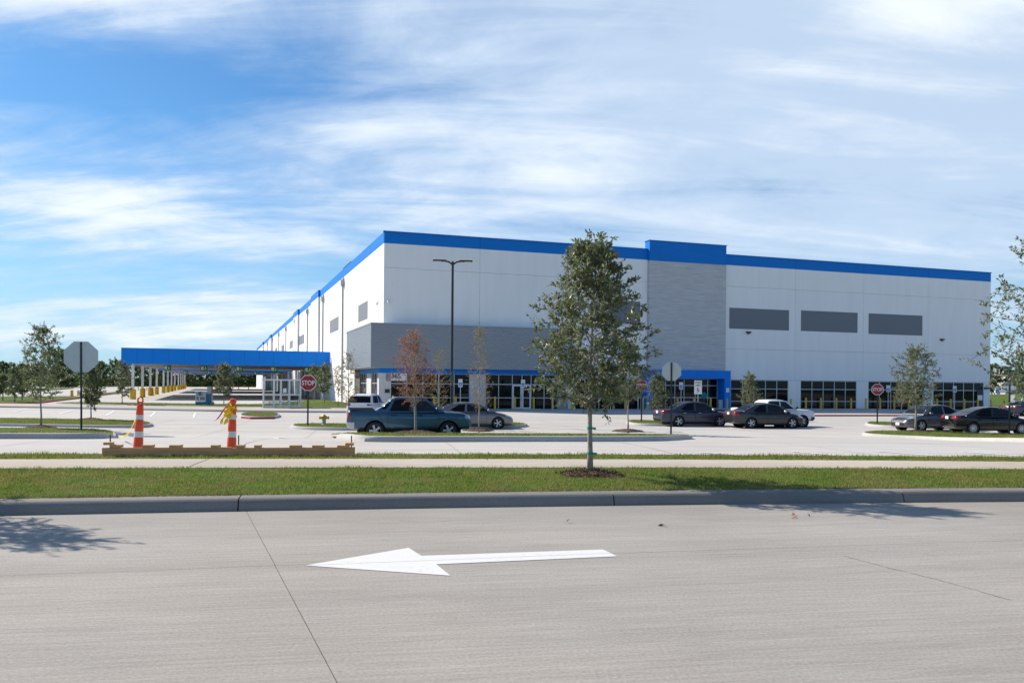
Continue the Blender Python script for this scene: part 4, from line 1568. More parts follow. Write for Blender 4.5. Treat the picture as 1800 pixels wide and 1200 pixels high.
# ------------------------------------------------------------------ tall orange channelizer cones
def channelizer(px, py_top, lean, label, broken=False):
    """py_top: pixel of the top of the handle; foot stands on the car park just behind the boards"""
    p = P(px, 800.5)
    s = p.y / F_PX
    H = (800.5 - py_top) * s
    root = empty('channelizer_cone', p, 0.2, label, 'traffic cone', 'tall orange cones')
    root.rotation_euler = (0, lean, 0.2)
    q = H / 1.0
    b = MB(); b.prism([(0.18 * math.cos(R(45 * i + 22)), 0.18 * math.sin(R(45 * i + 22))) for i in range(8)], 0, 0.05); b.build('base', M['rubber'], root)
    body = MB()
    levels = [(0.05, 0.125), (0.30, 0.113), (0.31, 0.106), (0.42, 0.102), (0.43, 0.107), (0.60, 0.098), (0.61, 0.091), (0.70, 0.087), (0.71, 0.092), (0.855, 0.078), (0.86, 0.05), (0.875, 0.035)]
    if broken:
        levels = levels[:-2] + [(0.86, 0.07)]
    levels = [(z, r * 0.74) for z, r in levels]
    body.lathe([(r, z * q) for z, r in levels] + [(0.0, levels[-1][0] * q)], 20)
    bo = body.build('body', M['orange'], root, smooth=True, angle=35)
    for z0, z1, r0, r1 in ((0.315, 0.415, 0.1085, 0.1045), (0.615, 0.695, 0.0935, 0.0895)):
        b = MB(); b.lathe([(r0 * 0.74 + 0.002, z0 * q), (r1 * 0.74 + 0.002, z1 * q)], 20); b.build('reflective_band', plain('cone_band_%d_%d' % (int(px), int(z0 * 100)), (0.62, 0.62, 0.60), 0.4), root, smooth=True)
    if not broken:
        pts = [(-0.035, 0, 0.865 * q), (-0.045, 0, 0.93 * q), (-0.04, 0, 0.975 * q), (0.0, 0, 1.0 * q), (0.04, 0, 0.975 * q), (0.045, 0, 0.93 * q), (0.035, 0, 0.865 * q)]
        b = MB(); b.tube(pts, 0.016, 6); b.tube([(-0.04, 0, 0.905 * q), (0.04, 0, 0.905 * q)], 0.016, 6); b.build('handle', M['orange'], root, smooth=True)
    return root, p, s, H


c1, cp1, cs1, ch1 = channelizer(242, 697, R(2.2), 'tall orange and white cone with loop handle tied to a yellow tape')
c2, cp2, cs2, ch2 = channelizer(406.5, 697, R(1.2), 'tall orange and white cone with yellow caution tape bunched round its top', True)

# tape from the first cone to the island
a = cp1 + Vector((-0.06, 0.0, ch1 * 0.60)); e = P(212, 766, 0.12)
b = MB(); vs = []
n = 12
for i in range(n + 1):
    t = i / n
    q = a + (e - a) * t + Vector((0, 0, -0.12 * 4 * t * (1 - t)))
    tw = 0.4 * math.sin(t * 9)
    vs += [(q.x + 0.02 * math.sin(tw), q.y, q.z + 0.022), (q.x - 0.02 * math.sin(tw), q.y + 0.01, q.z - 0.022)]
b.add(vs, [(2 * i, 2 * i + 2, 2 * i + 3, 2 * i + 1) for i in range(n)])
o = b.build('caution_tape', M['tape_yellow']); tag(o, 'twisted yellow caution tape strung from the looped cone to the grass island', 'tape')
# tape bundle on the second cone
rng_ = random.Random(5)
b = MB(); 
def ribbon(b, pts, w, mi):
    vs = []
    for q in pts:
        vs += [(q[0] - w / 2, q[1] + 0.002, q[2] - w * 0.2), (q[0] + w / 2, q[1], q[2] + w * 0.2)]
    b.add(vs, [(2 * i, 2 * i + 2, 2 * i + 3, 2 * i + 1) for i in range(len(pts) - 1)], mi)
top2 = cp2 + Vector((math.sin(R(1.2)) * ch2 * 0.86, 0, ch2 * 0.87))
for k in range(26):
    a0 = rng_.uniform(0, 6.28); r0 = rng_.uniform(0.05, 0.09)
    pts = []
    x0, y0, z0 = top2.x + r0 * math.cos(a0) - 0.03, top2.y + r0 * math.sin(a0), top2.z + rng_.uniform(-0.12, 0.06)
    ln = rng_.uniform(0.12, 0.27)
    dx_ = rng_.uniform(-0.24, 0.02)
    for i in range(7):
        t = i / 6
        pts.append((x0 + dx_ * t * ln * 2 + 0.02 * math.sin(9 * t + k), y0 + 0.02 * math.sin(7 * t + k * 2), z0 - ln * t))
    ribbon(b, pts, 0.055, 0)
b.lathe([(0.0, 0.10), (0.05, 0.08), (0.065, 0.03), (0.055, -0.03), (0.06, -0.05)], 12, 'z', (top2.x, top2.y, top2.z + 0.02), 1)
o = b.build('tape_bundle', [M['tape_yellow'], M['orange']]); tag(o, 'crumpled bunch of yellow caution tape wrapped round the top of the cone', 'tape')
b = MB()
q0 = top2 + Vector((-0.02, -0.06, 0.02)); q1 = top2 + Vector((-0.32, -0.12, -0.32))
ribbon(b, [q0 + (q1 - q0) * t + Vector((0, 0, 0.03 * math.sin(6 * t))) for t in (0, .2, .4, .6, .8, 1)], 0.045, 0)
o = b.build('flagging_ribbon', M['tape_pink']); tag(o, 'loose pink-red ribbon end sticking out from the caution tape bunch', 'ribbon')

# ------------------------------------------------------------------ timber form boards at the lawn edge
wa, wb = at_z(179, 800, zsw(-8) + 0.01), at_z(625, 800.5, zsw(-3) + 0.01)
for q in (wa, wb):
    q.z = zsw(q.x) + 0.0
dirw = (wb - wa); Lw = dirw.length; angw = math.atan2(dirw.y, dirw.x)
sw = wa.y / F_PX
nb_ = 2
for i in range(nb_):
    a0 = Lw * i / nb_ * 1.04; L_ = Lw / nb_
    root = empty('form_board', wa + dirw * (i / nb_), angw, ['long brown timber form board on edge before the looped orange cone', 'long brown timber form board on edge before the tape-wrapped cone'][i], 'timber board', 'timber form boards')
    b = MB(); b.box(0.0, L_ - 0.01, 0, 0.04, -0.06, 0.145 + 0.003 * i); b.build('plank', M['wood'], root, bevel=0.003)
blk = [(189, 'short timber offcut stacked at the end of the form board by a steel stake', 0.14, 0.15), (202, None, 0.16, 0.0), (256, None, 0.16, 0), (303, None, 0.17, 0), (372, None, 0.12, 0), (416, None, 0.13, 0), (447, None, 0.10, 0), (515, None, 0.20, 0), (556, None, 0.18, 0), (602, None, 0.18, 0), (613, 'short timber offcut at the end of the form board near the pickup', 0.14, 0.05)]
for i, (px, lb, w_, dz_) in enumerate(blk):
    t = (px - 179) / (625 - 179)
    q = wa + dirw * t + Vector((-math.sin(angw), math.cos(angw), 0)) * 0.045
    o_ = MB(); o_.box(-w_ / 2 * 1.1, w_ / 2 * 1.1, -0.06, 0.10, 0.0, 0.045)
    o = o_.build('timber_block', M['wood'], None, bevel=0.003)
    o.location = q + Vector((0, 0, 0.15 + (0.043 if dz_ else 0))); o.rotation_euler = (0, 0, angw + random.uniform(-0.15, 0.15))
    tag(o, lb or 'pale timber block lying across the top of the brown form board', 'timber block', 'timber blocks on the form boards')
for px, lb in ((189.5, 'rusty steel stake beside the stacked offcut at the form board end'), (411.5, 'rusty steel stake in front of the tape-wrapped cone'), (617, 'rusty steel stake at the form board end near the pickup')):
    t = (px - 179) / (625 - 179)
    q = wa + dirw * t + Vector((-math.sin(angw), math.cos(angw), 0)) * 0.12
    b = MB(); b.tube([(0, 0, -0.2), (0, 0, 0.36)], 0.012, 6)
    o = b.build('steel_stake', M['rebar']); o.location = q; o.rotation_euler = (0.02, 0.01, 0); tag(o, lb, 'stake', 'steel stakes')

# ------------------------------------------------------------------ hydrant
p, s = place(569.5, 746, 0.15)
H = 18.5 * s
root = empty('fire_hydrant', p, 0.4, 'small yellow fire hydrant with grey barrel on the grass island', 'hydrant')
b = MB(); b.lathe([(0.16, -0.1), (0.16, 0.03), (0.105, 0.05), (0.10, H * 0.48), (0.13, H * 0.5)], 14); b.build('barrel', M['grey_metal'], root, smooth=True, angle=40)
b = MB(); b.lathe([(0.14, H * 0.5), (0.14, H * 0.55), (0.12, H * 0.56), (0.125, H * 0.76), (0.15, H * 0.78), (0.13, H * 0.86), (0.06, H * 0.94), (0.03, H * 0.95), (0.03, H), (0, H)], 14); b.build('bonnet', M['yellow'], root, smooth=True, angle=40)
for a_ in (0, 90, 180):
    b = MB(); b.lathe([(0.06, 0.08), (0.06, 0.2), (0.085, 0.2), (0.085, 0.27), (0, 0.28)], 10, 'x', (0, 0, H * 0.66)); o = b.build('outlet_cap', M['yellow'], root, smooth=True, angle=40); o.rotation_euler = (0, 0, R(a_))

# ------------------------------------------------------------------ glazed shelter
p, s = place(463, 716.5, 0.15)
p2 = P(528, 716.5, 0.15)
Wd = (p2 - p).length; H = 48 * s
ang = math.atan2((p2 - p).y, (p2 - p).x)
root = empty('glass_shelter', p, ang, 'white framed glazed waiting shelter on the grass before the canopy', 'shelter')
Dp = 1.7
fr = MB(); t = 0.13
cols_ = [0, 0.28, 0.47, 0.70, 1.0]
for y in (0, Dp):
    for c_ in cols_:
        x = c_ * Wd
        fr.box(x - t / 2, x + t / 2, y - t / 2, y + t / 2, 0, H)
for y in (0, Dp):
    for z in (0.12, 0.47 * H):
        fr.box(t / 2, Wd - t / 2, y - t / 2 + 0.01, y + t / 2 - 0.01, z - 0.04, z + 0.04)
for x in (0, Wd):
    for z in (0.12, 0.47 * H):
        fr.box(x - t / 2 + 0.01, x + t / 2 - 0.01, t / 2, Dp - t / 2, z - 0.04, z + 0.04)
fr.build('frame', M['white_metal'], root)
b = MB(); b.box(-0.12, Wd + 0.12, -0.12, Dp + 0.12, H, H + 0.12); b.build('roof', M['white_metal'], root)
b = MB(); b.box(-0.05, Wd + 0.05, -0.05, Dp + 0.05, -0.1, 0.06); b.build('floor', M['walk'], root)


def clear_glass():
    m, nt, bb = new_mat('clear_glass')
    N, L = nt.nodes.new, nt.links.new
    tr = N('ShaderNodeBsdfTransparent'); tr.inputs[0].default_value = (0.70, 0.76, 0.77, 1)
    gl = N('ShaderNodeBsdfGlossy'); gl.inputs['Roughness'].default_value = 0.02
    fz = N('ShaderNodeFresnel'); fz.inputs[0].default_value = 1.5
    mx = N('ShaderNodeMixShader')
    L(fz.outputs[0], mx.inputs[0]); L(tr.outputs[0], mx.inputs[1]); L(gl.outputs[0], mx.inputs[2])
    L(mx.outputs[0], nt.nodes['Material Output'].inputs[0])
    return m


M['clear'] = clear_glass()
for y in (0, Dp):
    for c0, c1_ in zip(cols_[:-1], cols_[1:]):
        for z0, z1 in ((0.17, 0.46 * H), (0.49 * H, H - 0.01)):
            b = MB(); x0, x1 = c0 * Wd + t / 2, c1_ * Wd - t / 2
            b.add([(x0, y, z0), (x1, y, z0), (x1, y, z1), (x0, y, z1)], [(0, 1, 2, 3)]); b.build('pane', M['clear'], root)
for x in (0, Wd):
    for z0, z1 in ((0.17, 0.46 * H), (0.49 * H, H - 0.01)):
        b = MB(); b.add([(x, t / 2, z0), (x, Dp - t / 2, z0), (x, Dp - t / 2, z1), (x, t / 2, z1)], [(0, 1, 2, 3)]); b.build('pane', M['clear'], root)
b = MB(); b.box(0.4, Wd - 0.4, Dp - 0.5, Dp - 0.15, 0.45, 0.5); b.box(0.5, 0.56, Dp - 0.4, Dp - 0.2, 0.06, 0.45); b.box(Wd - 0.56, Wd - 0.5, Dp - 0.4, Dp - 0.2, 0.06, 0.45); b.build('bench', M['grey_metal'], root)
b = MB(); b.box(0.52 * Wd, 0.62 * Wd, -0.03, -0.02, H * 0.55, H * 0.72); b.build('notice', M['sign_white'], root)

# ------------------------------------------------------------------ mast lift
p, s = place(343, 712.0, 0.15)
root = empty('mast_lift', p, R(-4), 'blue and grey one-man mast lift parked on the grass before the canopy', 'lift')
Wm = 28 * s
b = MB(); b.box(0, Wm, 0, 0.8, 0.08, 0.32); b.build('chassis', M['lift_blue'], root, bevel=0.02)
for x in (0.2, Wm - 0.2):
    for y in (0.02, 0.7):
        b = MB(); b.lathe([(0, 0), (0.11, 0), (0.13, 0.03), (0.11, 0.08), (0, 0.08)], 12, 'y', (x, y, 0.12)); b.build('wheel', M['rubber'], root)
b = MB()
hb = 25 * s
for x in (0.04, 0.63 * Wm):
    for y in (0.05, 0.75):
        b.box(x - 0.03, x + 0.03, y - 0.03, y + 0.03, 0.32, hb)
for z in (0.38, hb * 0.62, hb - 0.03):
    for y in (0.05, 0.75):
        b.box(0.07, 0.63 * Wm - 0.03, y - 0.025, y + 0.025, z - 0.03, z + 0.03)
    for x in (0.04, 0.63 * Wm):
        b.box(x - 0.025, x + 0.025, 0.08, 0.72, z - 0.03, z + 0.03)
b.build('guard_rail', M['white_metal'], root)
b = MB(); b.box(0.05, 0.62 * Wm, 0.06, 0.74, hb * 0.62 + 0.03, hb - 0.06); b.build('basket_panel', M['grey_metal'], root)
b = MB(); b.box(0.30, 0.52, -0.02, 0.10, hb * 0.7, hb * 0.95); b.build('control_box', M['lift_blue'], root)
b = MB()
for k, (w0, zt_) in enumerate(((0.0, 33 * s), (0.08, 31 * s))):
    b.box(0.70 * Wm + w0, Wm - 0.05 - w0, 0.2 + w0, 0.6 + w0 * 0.5, 0.33, zt_)
b.build('mast', M['grey_metal'], root)
b = MB(); b.box(0.66 * Wm, Wm, 0.12, 0.19, 0.33, 0.62 * 33 * s); b.build('cover', M['lift_blue'], root)

# ------------------------------------------------------------------ wheel stops and far odds and ends
for px in (935,):
    loc = local(U(px, 722, 5.2), -5.2)
    b = MB(); b.prism([(-0.9, -0.08), (0.9, -0.08), (0.9, 0.08), (-0.9, 0.08)], 0, 0.13); o = b.build('wheel_stop', M['kerb_light'], None, bevel=0.02); o.location = loc; o.rotation_euler = (0, 0, TH)
    tag(o, 'low concrete wheel stop before the glazed double doors', 'wheel stop')
# red fire-lane kerb before the right-hand shop front, with the walk behind it
KV = 18.5
ua, ub = U(1418, 731, KV), U(1800, 731, KV)
root = empty('fire_lane_walk', (0, 0, 0), 0, 'broad concrete walk with dark red kerb before the windows beyond the portal', 'walkway')
nn_ = 24
b = MB(); vs = []
for i in range(nn_ + 1):
    u_ = ua + (ub - ua) * i / nn_
    for d_, h_ in ((KV, -0.1), (KV - 0.02, 0.115), (KV - 0.16, 0.13)):
        q = local(u_, -d_); vs.append((q.x, q.y, q.z + h_))
b.add(vs, [(3 * i + j, 3 * i + 3 + j, 3 * i + 4 + j, 3 * i + 1 + j) for i in range(nn_) for j in range(2)])
b.build('kerb_face', M['red_paint'], root)
b = MB(); vs = []
mm_ = 8
for i in range(nn_ + 1):
    for j in range(mm_ + 1):
        u_ = ua + (ub - ua) * i / nn_
        q = local(u_, -(KV - 0.16) + (KV - 0.4) * j / mm_); vs.append((q.x, q.y, q.z + 0.128))
b.add(vs, [(i * (mm_ + 1) + j, (i + 1) * (mm_ + 1) + j, (i + 1) * (mm_ + 1) + j + 1, i * (mm_ + 1) + j + 1) for i in range(nn_) for j in range(mm_)])
b.build('walk', M['lot'], root)

# orange drums, posts and yellow posts out in the van yard
def far_post(px, py, hpx, r, mat, name, label, cat, group):
    p, s = place(px, py)
    h = hpx * s
    b = MB(); b.lathe([(r * 1.6, 0.0), (r * 1.6, 0.05), (r, 0.06), (r * 0.8, h * 0.95), (0, h)], 10)
    o = b.build(name, M[mat], None, smooth=True, angle=40); o.location = p
    tag(o, label, cat, group)
for px, py, h in [(15, 694.5, 8), (170, 694, 9), (171.8, 690, 6), (226, 688, 7), (229.5, 688, 8), (258, 686, 6), (327.5, 681, 5)]:
    far_post(px, py, h, 0.09, 'orange', 'delineator_post', 'slim orange delineator post standing in the far van yard', 'delineator', 'orange delineators in the far yard')
for px, py, h in [(125, 696, 11), (127.5, 696, 11), (137, 695, 10), (177, 691.5, 10), (235.5, 687, 8), (243, 685.5, 7)]:
    far_post(px, py, h, 0.12, 'yellow', 'yard_bollard', 'yellow bollard standing in the open yard outside the canopy columns', 'bollard', 'yellow bollards in the open yard')
for px, py, h in [(267.5, 694.7, 14), (301.8, 686.8, 9)]:
    far_post(px, py, h, 0.25, 'orange', 'traffic_drum', 'orange traffic drum standing beside a yellow canopy column sleeve', 'traffic drum', 'orange drums by the canopy columns')
for px, py, h in [(419.5, 684.8, 7), (437, 685, 7)]:
    far_post(px, py, h, 0.12, 'orange', 'orange_post', 'slim orange post standing by the dock doors deep under the canopy', 'post', 'orange posts by the dock doors')

# ================================================================== VEHICLES
def paint(name, col, metal=0.35, rough=0.28):
    return plain(name, col, rough, metal=metal, coat=0.4)


M['car_glass'] = plain('car_glass', (0.012, 0.015, 0.018), 0.04, spec=0.28)
M['tint'] = plain('car_glass_tinted', (0.005, 0.006, 0.007), 0.06, spec=0.15)
M['plastic'] = plain('black_trim', (0.02, 0.02, 0.022), 0.55)
M['lamp_red'] = plain('tail_lamp', (0.26, 0.01, 0.014), 0.15, coat=0.6)
M['lamp_clear'] = plain('head_lamp', (0.55, 0.56, 0.58), 0.12, metal=0.5, coat=0.6)
M['chrome'] = plain('chrome', (0.75, 0.76, 0.78), 0.12, metal=1.0)
M['plate'] = plain('number_plate_white', (0.72, 0.73, 0.75), 0.45)


def smooth_interp(xs, pts, k=3):
    px = [p[0] for p in pts]; pz = [p[1] for p in pts]
    y = np.interp(xs, px, pz)
    return y


def bisect(bm, faces, co, no):
    geom = set(faces)
    ed = {e for f in faces for e in f.edges}
    ve = {v for f in faces for v in f.verts}
    bmesh.ops.bisect_plane(bm, geom=list(geom) + list(ed) + list(ve), dist=1e-5, plane_co=co, plane_no=no)


def cut_poly(bm, poly, axis, sel):
    """score the outline of a convex polygon onto the skin; axis 'y': poly in (x,z); 'x': poly in (y,z); 'z': poly in (x,y)"""
    n = len(poly)
    cx = sum(p[0] for p in poly) / n; cy = sum(p[1] for p in poly) / n
    ext = max(math.hypot(p[0] - cx, p[1] - cy) for p in poly) + 0.25

    def two(v):
        return (v.x, v.z) if axis == 'y' else ((v.y, v.z) if axis == 'x' else (v.x, v.y))
    for i in range(n):
        a, c = poly[i], poly[(i + 1) % n]
        dx_, dz_ = c[0] - a[0], c[1] - a[1]
        fs = []
        for f in bm.faces:
            m = f.calc_center_median()
            q = two(m)
            if sel(m, f.normal) and math.hypot(q[0] - cx, q[1] - cy) < ext:
                fs.append(f)
        if not fs:
            continue
        if axis == 'y':
            co, no = (a[0], 0, a[1]), (-dz_, 0, dx_)
        elif axis == 'x':
            co, no = (0, a[0], a[1]), (0, -dz_, dx_)
        else:
            co, no = (a[0], a[1], 0), (-dz_, dx_, 0)
        bisect(bm, fs, co, no)
    area = sum(poly[i][0] * poly[(i + 1) % n][1] - poly[(i + 1) % n][0] * poly[i][1] for i in range(n))
    sg = 1 if area > 0 else -1

    def inside(q):
        for i in range(n):
            a, c = poly[i], poly[(i + 1) % n]
            if sg * ((c[0] - a[0]) * (q[1] - a[1]) - (c[1] - a[1]) * (q[0] - a[0])) < -1e-5:
                return False
        return True
    bm.normal_update()
    return [f for f in bm.faces if sel(f.calc_center_median(), f.normal) and inside(two(f.calc_center_median()))]


def lift_out(bm, faces, name, mat, parent, push=0.0, shrink=None, keep_copy=False):
    """move faces out of the skin into a part of their own"""
    if not faces:
        return None
    vm, vs, fl = {}, [], []
    for f in faces:
        idx = []
        for v in f.verts:
            if v not in vm:
                vm[v] = len(vs); vs.append(v.co + v.normal * push)
            idx.append(vm[v])
        fl.append(idx)
    if shrink:
        cx = sum(v.x for v in vs) / len(vs); cz = sum(v.z for v in vs) / len(vs)
        x0, x1 = min(v.x for v in vs), max(v.x for v in vs); z0, z1 = min(v.z for v in vs), max(v.z for v in vs)
        kx = 1 - 2 * shrink / max(0.1, x1 - x0); kz = 1 - 2 * shrink / max(0.1, z1 - z0)
        mx_, mz_ = (x0 + x1) / 2, (z0 + z1) / 2
        vs = [Vector((mx_ + (v.x - mx_) * kx, v.y, mz_ + (v.z - mz_) * kz)) for v in vs]
    me = bpy.data.meshes.new(name)
    me.from_pydata(vs, [], fl)
    me.materials.append(mat)
    me.polygons.foreach_set('use_smooth', [True] * len(me.polygons))
    me.update()
    if not keep_copy:
        bmesh.ops.delete(bm, geom=faces, context='FACES')
    return link(name, me, parent)


def loft_mesh(rows, bm=None):
    """rows: list of half sections [(x,y,z)...] from y=w to centre; mirrored"""
    bm = bm or bmesh.new()
    grid = []
    for r in rows:
        full = [bm.verts.new(p) for p in r]
        mir = [bm.verts.new((p[0], -p[1], p[2])) if p[1] > 1e-6 else v for p, v in zip(r, full)]
        grid.append((full, mir))
    for (a, am), (c, cm) in zip(grid[:-1], grid[1:]):
        for i in range(len(a) - 1):
            for s, (p, q) in ((0, (a, c)), (1, (am, cm))):
                vs = [p[i], p[i + 1], q[i + 1], q[i]]
                u_ = []
                for v in vs:
                    if v not in u_:
                        u_.append(v)
                if len(u_) > 2:
                    try:
                        bm.faces.new(u_ if s == 0 else list(reversed(u_)))
                    except ValueError:
                        pass
    for (a, am) in (grid[0], grid[-1]):
        lp = a + [v for v in reversed(am) if v not in a]
        try:
            bm.faces.new(lp)
        except ValueError:
            pass
    bmesh.ops.recalc_face_normals(bm, faces=bm.faces)
    return bm


# wheels are shared between cars
def make_wheel(r, w, spokes, style):
    t = MB()
    t.lathe([(r * 0.66, -w / 2), (r * 0.90, -w / 2), (r * 0.97, -w / 2 + 0.015), (r, -w / 2 + 0.045), (r, w / 2 - 0.045), (r * 0.97, w / 2 - 0.015), (r * 0.90, w / 2), (r * 0.66, w / 2)], 32, 'y', closed=True)
    ty = t.mesh('tyre', M['rubber'], True)
    k = MB()
    k.lathe([(r * 0.70, w * 0.44), (r * 0.66, w * 0.46), (r * 0.63, w * 0.40), (r * 0.61, -w * 0.3)], 32, 'y')
    k.lathe([(r * 0.16, w * 0.42), (r * 0.14, w * 0.45), (0.0, w * 0.45)], 16, 'y')
    for i in range(spokes):
        a = 2 * math.pi * i / spokes
        wdt = {'wide': 0.095, 'thin': 0.055, 'mid': 0.08}[style] * r
        ca, sa = math.cos(a), math.sin(a)
        pts = []
        for rr, ww, yy in ((0.10 * r, wdt * 1.0, w * 0.44), (0.66 * r, wdt * 1.35, w * 0.42)):
            for s in (-1, 1):
                pts.append((rr * ca - s * ww * sa, yy, rr * sa + s * ww * ca))
        deep = [(p[0], p[1] - 0.03, p[2]) for p in pts]
        k.add(pts + deep, [(0, 1, 3, 2), (4, 6, 7, 5), (0, 2, 6, 4), (1, 5, 7, 3), (2, 3, 7, 6)])
    ri = k.mesh('rim', M['alu'], True)
    try:
        ri.set_sharp_from_angle(angle=R(35))
    except Exception:
        pass
    h = MB(); h.lathe([(r * 0.62, -w * 0.2), (r * 0.62, w * 0.02), (0.0, w * 0.02)], 24, 'y')
    hu = h.mesh('wheel', M['plastic'], True)
    return hu, ty, ri


def vehicle(sp, loc, yaw, label, cat, name, group='parked cars'):
    """sp: dict of outlines in metres, x forward, z up"""
    root = empty(name, loc, yaw, label, cat, group)
    pm = sp['paint']
    L = sp['L']; W = sp['W'] / 2; xr, xf = -L / 2, L / 2
    nS = 72
    xs = np.unique(np.concatenate([np.linspace(xr, xf, nS), xr + np.array([0.01, 0.03, 0.06, 0.1]), xf - np.array([0.01, 0.03, 0.06, 0.1])]))
    ztop = np.interp(xs, *zip(*sp['top'])); zbot = np.interp(xs, *zip(*sp['bot'])); wid = np.interp(xs, *zip(*sp['plan'])) * W
    ker = np.array([1, 2, 3, 2, 1.0]); ker /= ker.sum()

    def sm(a):
        p = np.pad(a, 2, mode='edge')
        return np.convolve(p, ker, mode='valid')
    for _ in range(2):
        zt_ = sm(ztop); zt_[:3] = ztop[:3]; zt_[-3:] = ztop[-3:]; ztop = zt_
        wd_ = sm(wid); wd_[:2] = wid[:2]; wd_[-2:] = wid[-2:]; wid = wd_
    sec = [(0.0, 0.0), (0.80, 0.0), (0.93, 0.025), (0.975, 0.10), (0.992, 0.22), (0.998, 0.34), (1.0, 0.46), (0.997, 0.58), (0.988, 0.68), (0.975, 0.77), (0.955, 0.85), (0.92, 0.915), (0.86, 0.958), (0.74, 0.98), (0.55, 0.992), (0.28, 0.999), (0.0, 1.0)]
    char = sp.get('crease', 0.012)
    rows = []
    for x, zt_, zb_, w in zip(xs, ztop, zbot, wid):
        r = []
        for fy, fz in sec:
            yy = w * fy
            if 0.60 < fz < 0.75:
                yy += char
            r.append((x, max(0.0, yy) if fy > 0 else 0.0, zb_ + (zt_ - zb_) * fz))
        rows.append(r)
    bm = loft_mesh(rows)
    bm.normal_update()
    wheels = sp['wheels']; wr = sp['wr']
    # wheel arches
    for wx in wheels:
        ra = wr * sp.get('arch', 1.13)
        poly = [(wx + ra * math.cos(2 * math.pi * i / 16), wr + ra * math.sin(2 * math.pi * i / 16)) for i in range(16)]
        fs = cut_poly(bm, poly, 'y', lambda m, nrm: abs(m.y) > W * 0.55)
        bmesh.ops.delete(bm, geom=fs, context='FACES')
    bm.normal_update()
    # lamps, grille, plates
    belt = sp['belt']

    def region(poly, axis, sel, nm, mat, push=0.002, **kw):
        return lift_out(bm, cut_poly(bm, poly, axis, sel), nm, mat, root, push, **kw)
    for s in (1, -1):
        y0, y1, z0, z1 = sp['tail']
        region([(s * y0, z0), (s * y1, z0), (s * y1, z1), (s * y0, z1)], 'x', lambda m, nrm: m.x < xr + sp.get('tail_wrap', 0.30) and nrm.x < 0.6, 'tail_light', M['lamp_red'])
        y0, y1, z0, z1 = sp['head']
        region([(s * y0, z0 + 0.02), (s * y1, z0 + 0.03), (s * y1, z1 + 0.03), (s * y0, z1)], 'x', lambda m, nrm: m.x > xf - sp.get('head_wrap', 0.5) and nrm.x > -0.3, 'headlight', M['lamp_clear'])
    gy, gz0, gz1 = sp['grille']
    region([(-gy, gz0), (gy, gz0), (gy, gz1), (-gy, gz1)], 'x', lambda m, nrm: m.x > xf - 0.35 and nrm.x > 0.1, 'grille', M['plastic'], push=-0.015)
    if sp.get('lower_grille'):
        gy, gz0, gz1 = sp['lower_grille']
        region([(-gy, gz0), (gy, gz0), (gy, gz1), (-gy, gz1)], 'x', lambda m, nrm: m.x > xf - 0.35 and nrm.x > 0.1, 'air_intake', M['plastic'], push=-0.012)
    if sp.get('bumper'):
        bz0, bz1, bmat = sp['bumper']
        region([(-W * 1.1, bz0), (W * 1.1, bz0), (W * 1.1, bz1), (-W * 1.1, bz1)], 'x', lambda m, nrm: m.x < xr + 0.30, 'rear_bumper', bmat, push=0.012)
    if sp.get('front_bumper'):
        bz0, bz1, bmat = sp['front_bumper']
        region([(-W * 1.1, bz0), (W * 1.1, bz0), (W * 1.1, bz1), (-W * 1.1, bz1)], 'x', lambda m, nrm: m.x > xf - 0.40, 'front_bumper', bmat, push=0.012)
    # doors
    for s in (1, -1):
        for dp in sp['doors']:
            d_ = lift_out(bm, cut_poly(bm, dp, 'y', lambda m, nrm: m.y * s > W * 0.6 and m.z < belt + 0.03), 'door', pm, root, 0.0, shrink=0.009)
            if d_:
                hx = min(p[0] for p in dp) + 0.17 * 1.0
                b = MB(); yv = W * s * 0.985; zh = belt - 0.14
                b.tube([(hx, yv, zh), (hx + 0.03, yv + 0.035 * s, zh), (hx + 0.19, yv + 0.035 * s, zh), (hx + 0.22, yv, zh)], 0.016, 6)
                b.build('handle', sp.get('handle', pm), d_, smooth=True)
    # side moulding
    if sp.get('bed'):
        x0, x1, yb, zf = sp['bed']
        fs = cut_poly(bm, [(x0, -yb), (x1, -yb), (x1, yb), (x0, yb)], 'z', lambda m, nrm: nrm.z > 0.5 and m.z > 0.8)
        bmesh.ops.delete(bm, geom=fs, context='FACES')
        zt_b = float(np.interp((x0 + x1) / 2, xs, ztop))
        b = MB()
        b.add([(x0, -yb, zf), (x1, -yb, zf), (x1, yb, zf), (x0, yb, zf), (x0, -yb, zt_b), (x1, -yb, zt_b), (x1, yb, zt_b), (x0, yb, zt_b)], [(0, 1, 2, 3), (0, 4, 5, 1), (1, 5, 6, 2), (2, 6, 7, 3), (3, 7, 4, 0)])
        b.build('bed_liner', M['plastic'], root)
        for s in (1, -1):
            b = MB(); b.tube([(x0 - 0.05, s * (yb + 0.06), zt_b + 0.005), (x1, s * (yb + 0.06), zt_b + 0.005)], 0.03, 6); b.build('bed_rail', M['plastic'], root)
    if sp.get('clad'):
        zc = sp['clad']
        for s in (1, -1):
            region([(xr + 0.5, 0.0), (xf - 0.45, 0.0), (xf - 0.45, zc), (xr + 0.5, zc)], 'y', lambda m, nrm: m.y * s > W * 0.5, 'sill', M['plastic'])
    me = bpy.data.meshes.new('body'); bm.to_mesh(me); bm.free()
    me.materials.append(pm); me.polygons.foreach_set('use_smooth', [True] * len(me.polygons))
    link('body', me, root)

    # ---- greenhouse
    roof = sp['roof']
    x0, x1 = roof[0][0], roof[-1][0]
    gxs = np.unique(np.concatenate([np.linspace(x0, x1, 56), [p[0] for p in roof]]))
    zr = np.interp(gxs, *zip(*roof))
    for _ in range(1):
        t_ = sm(zr); t_[:2] = zr[:2]; t_[-2:] = zr[-2:]; zr = t_
    hmax = zr.max()
    bw = np.interp(gxs, xs, wid) * 0.955
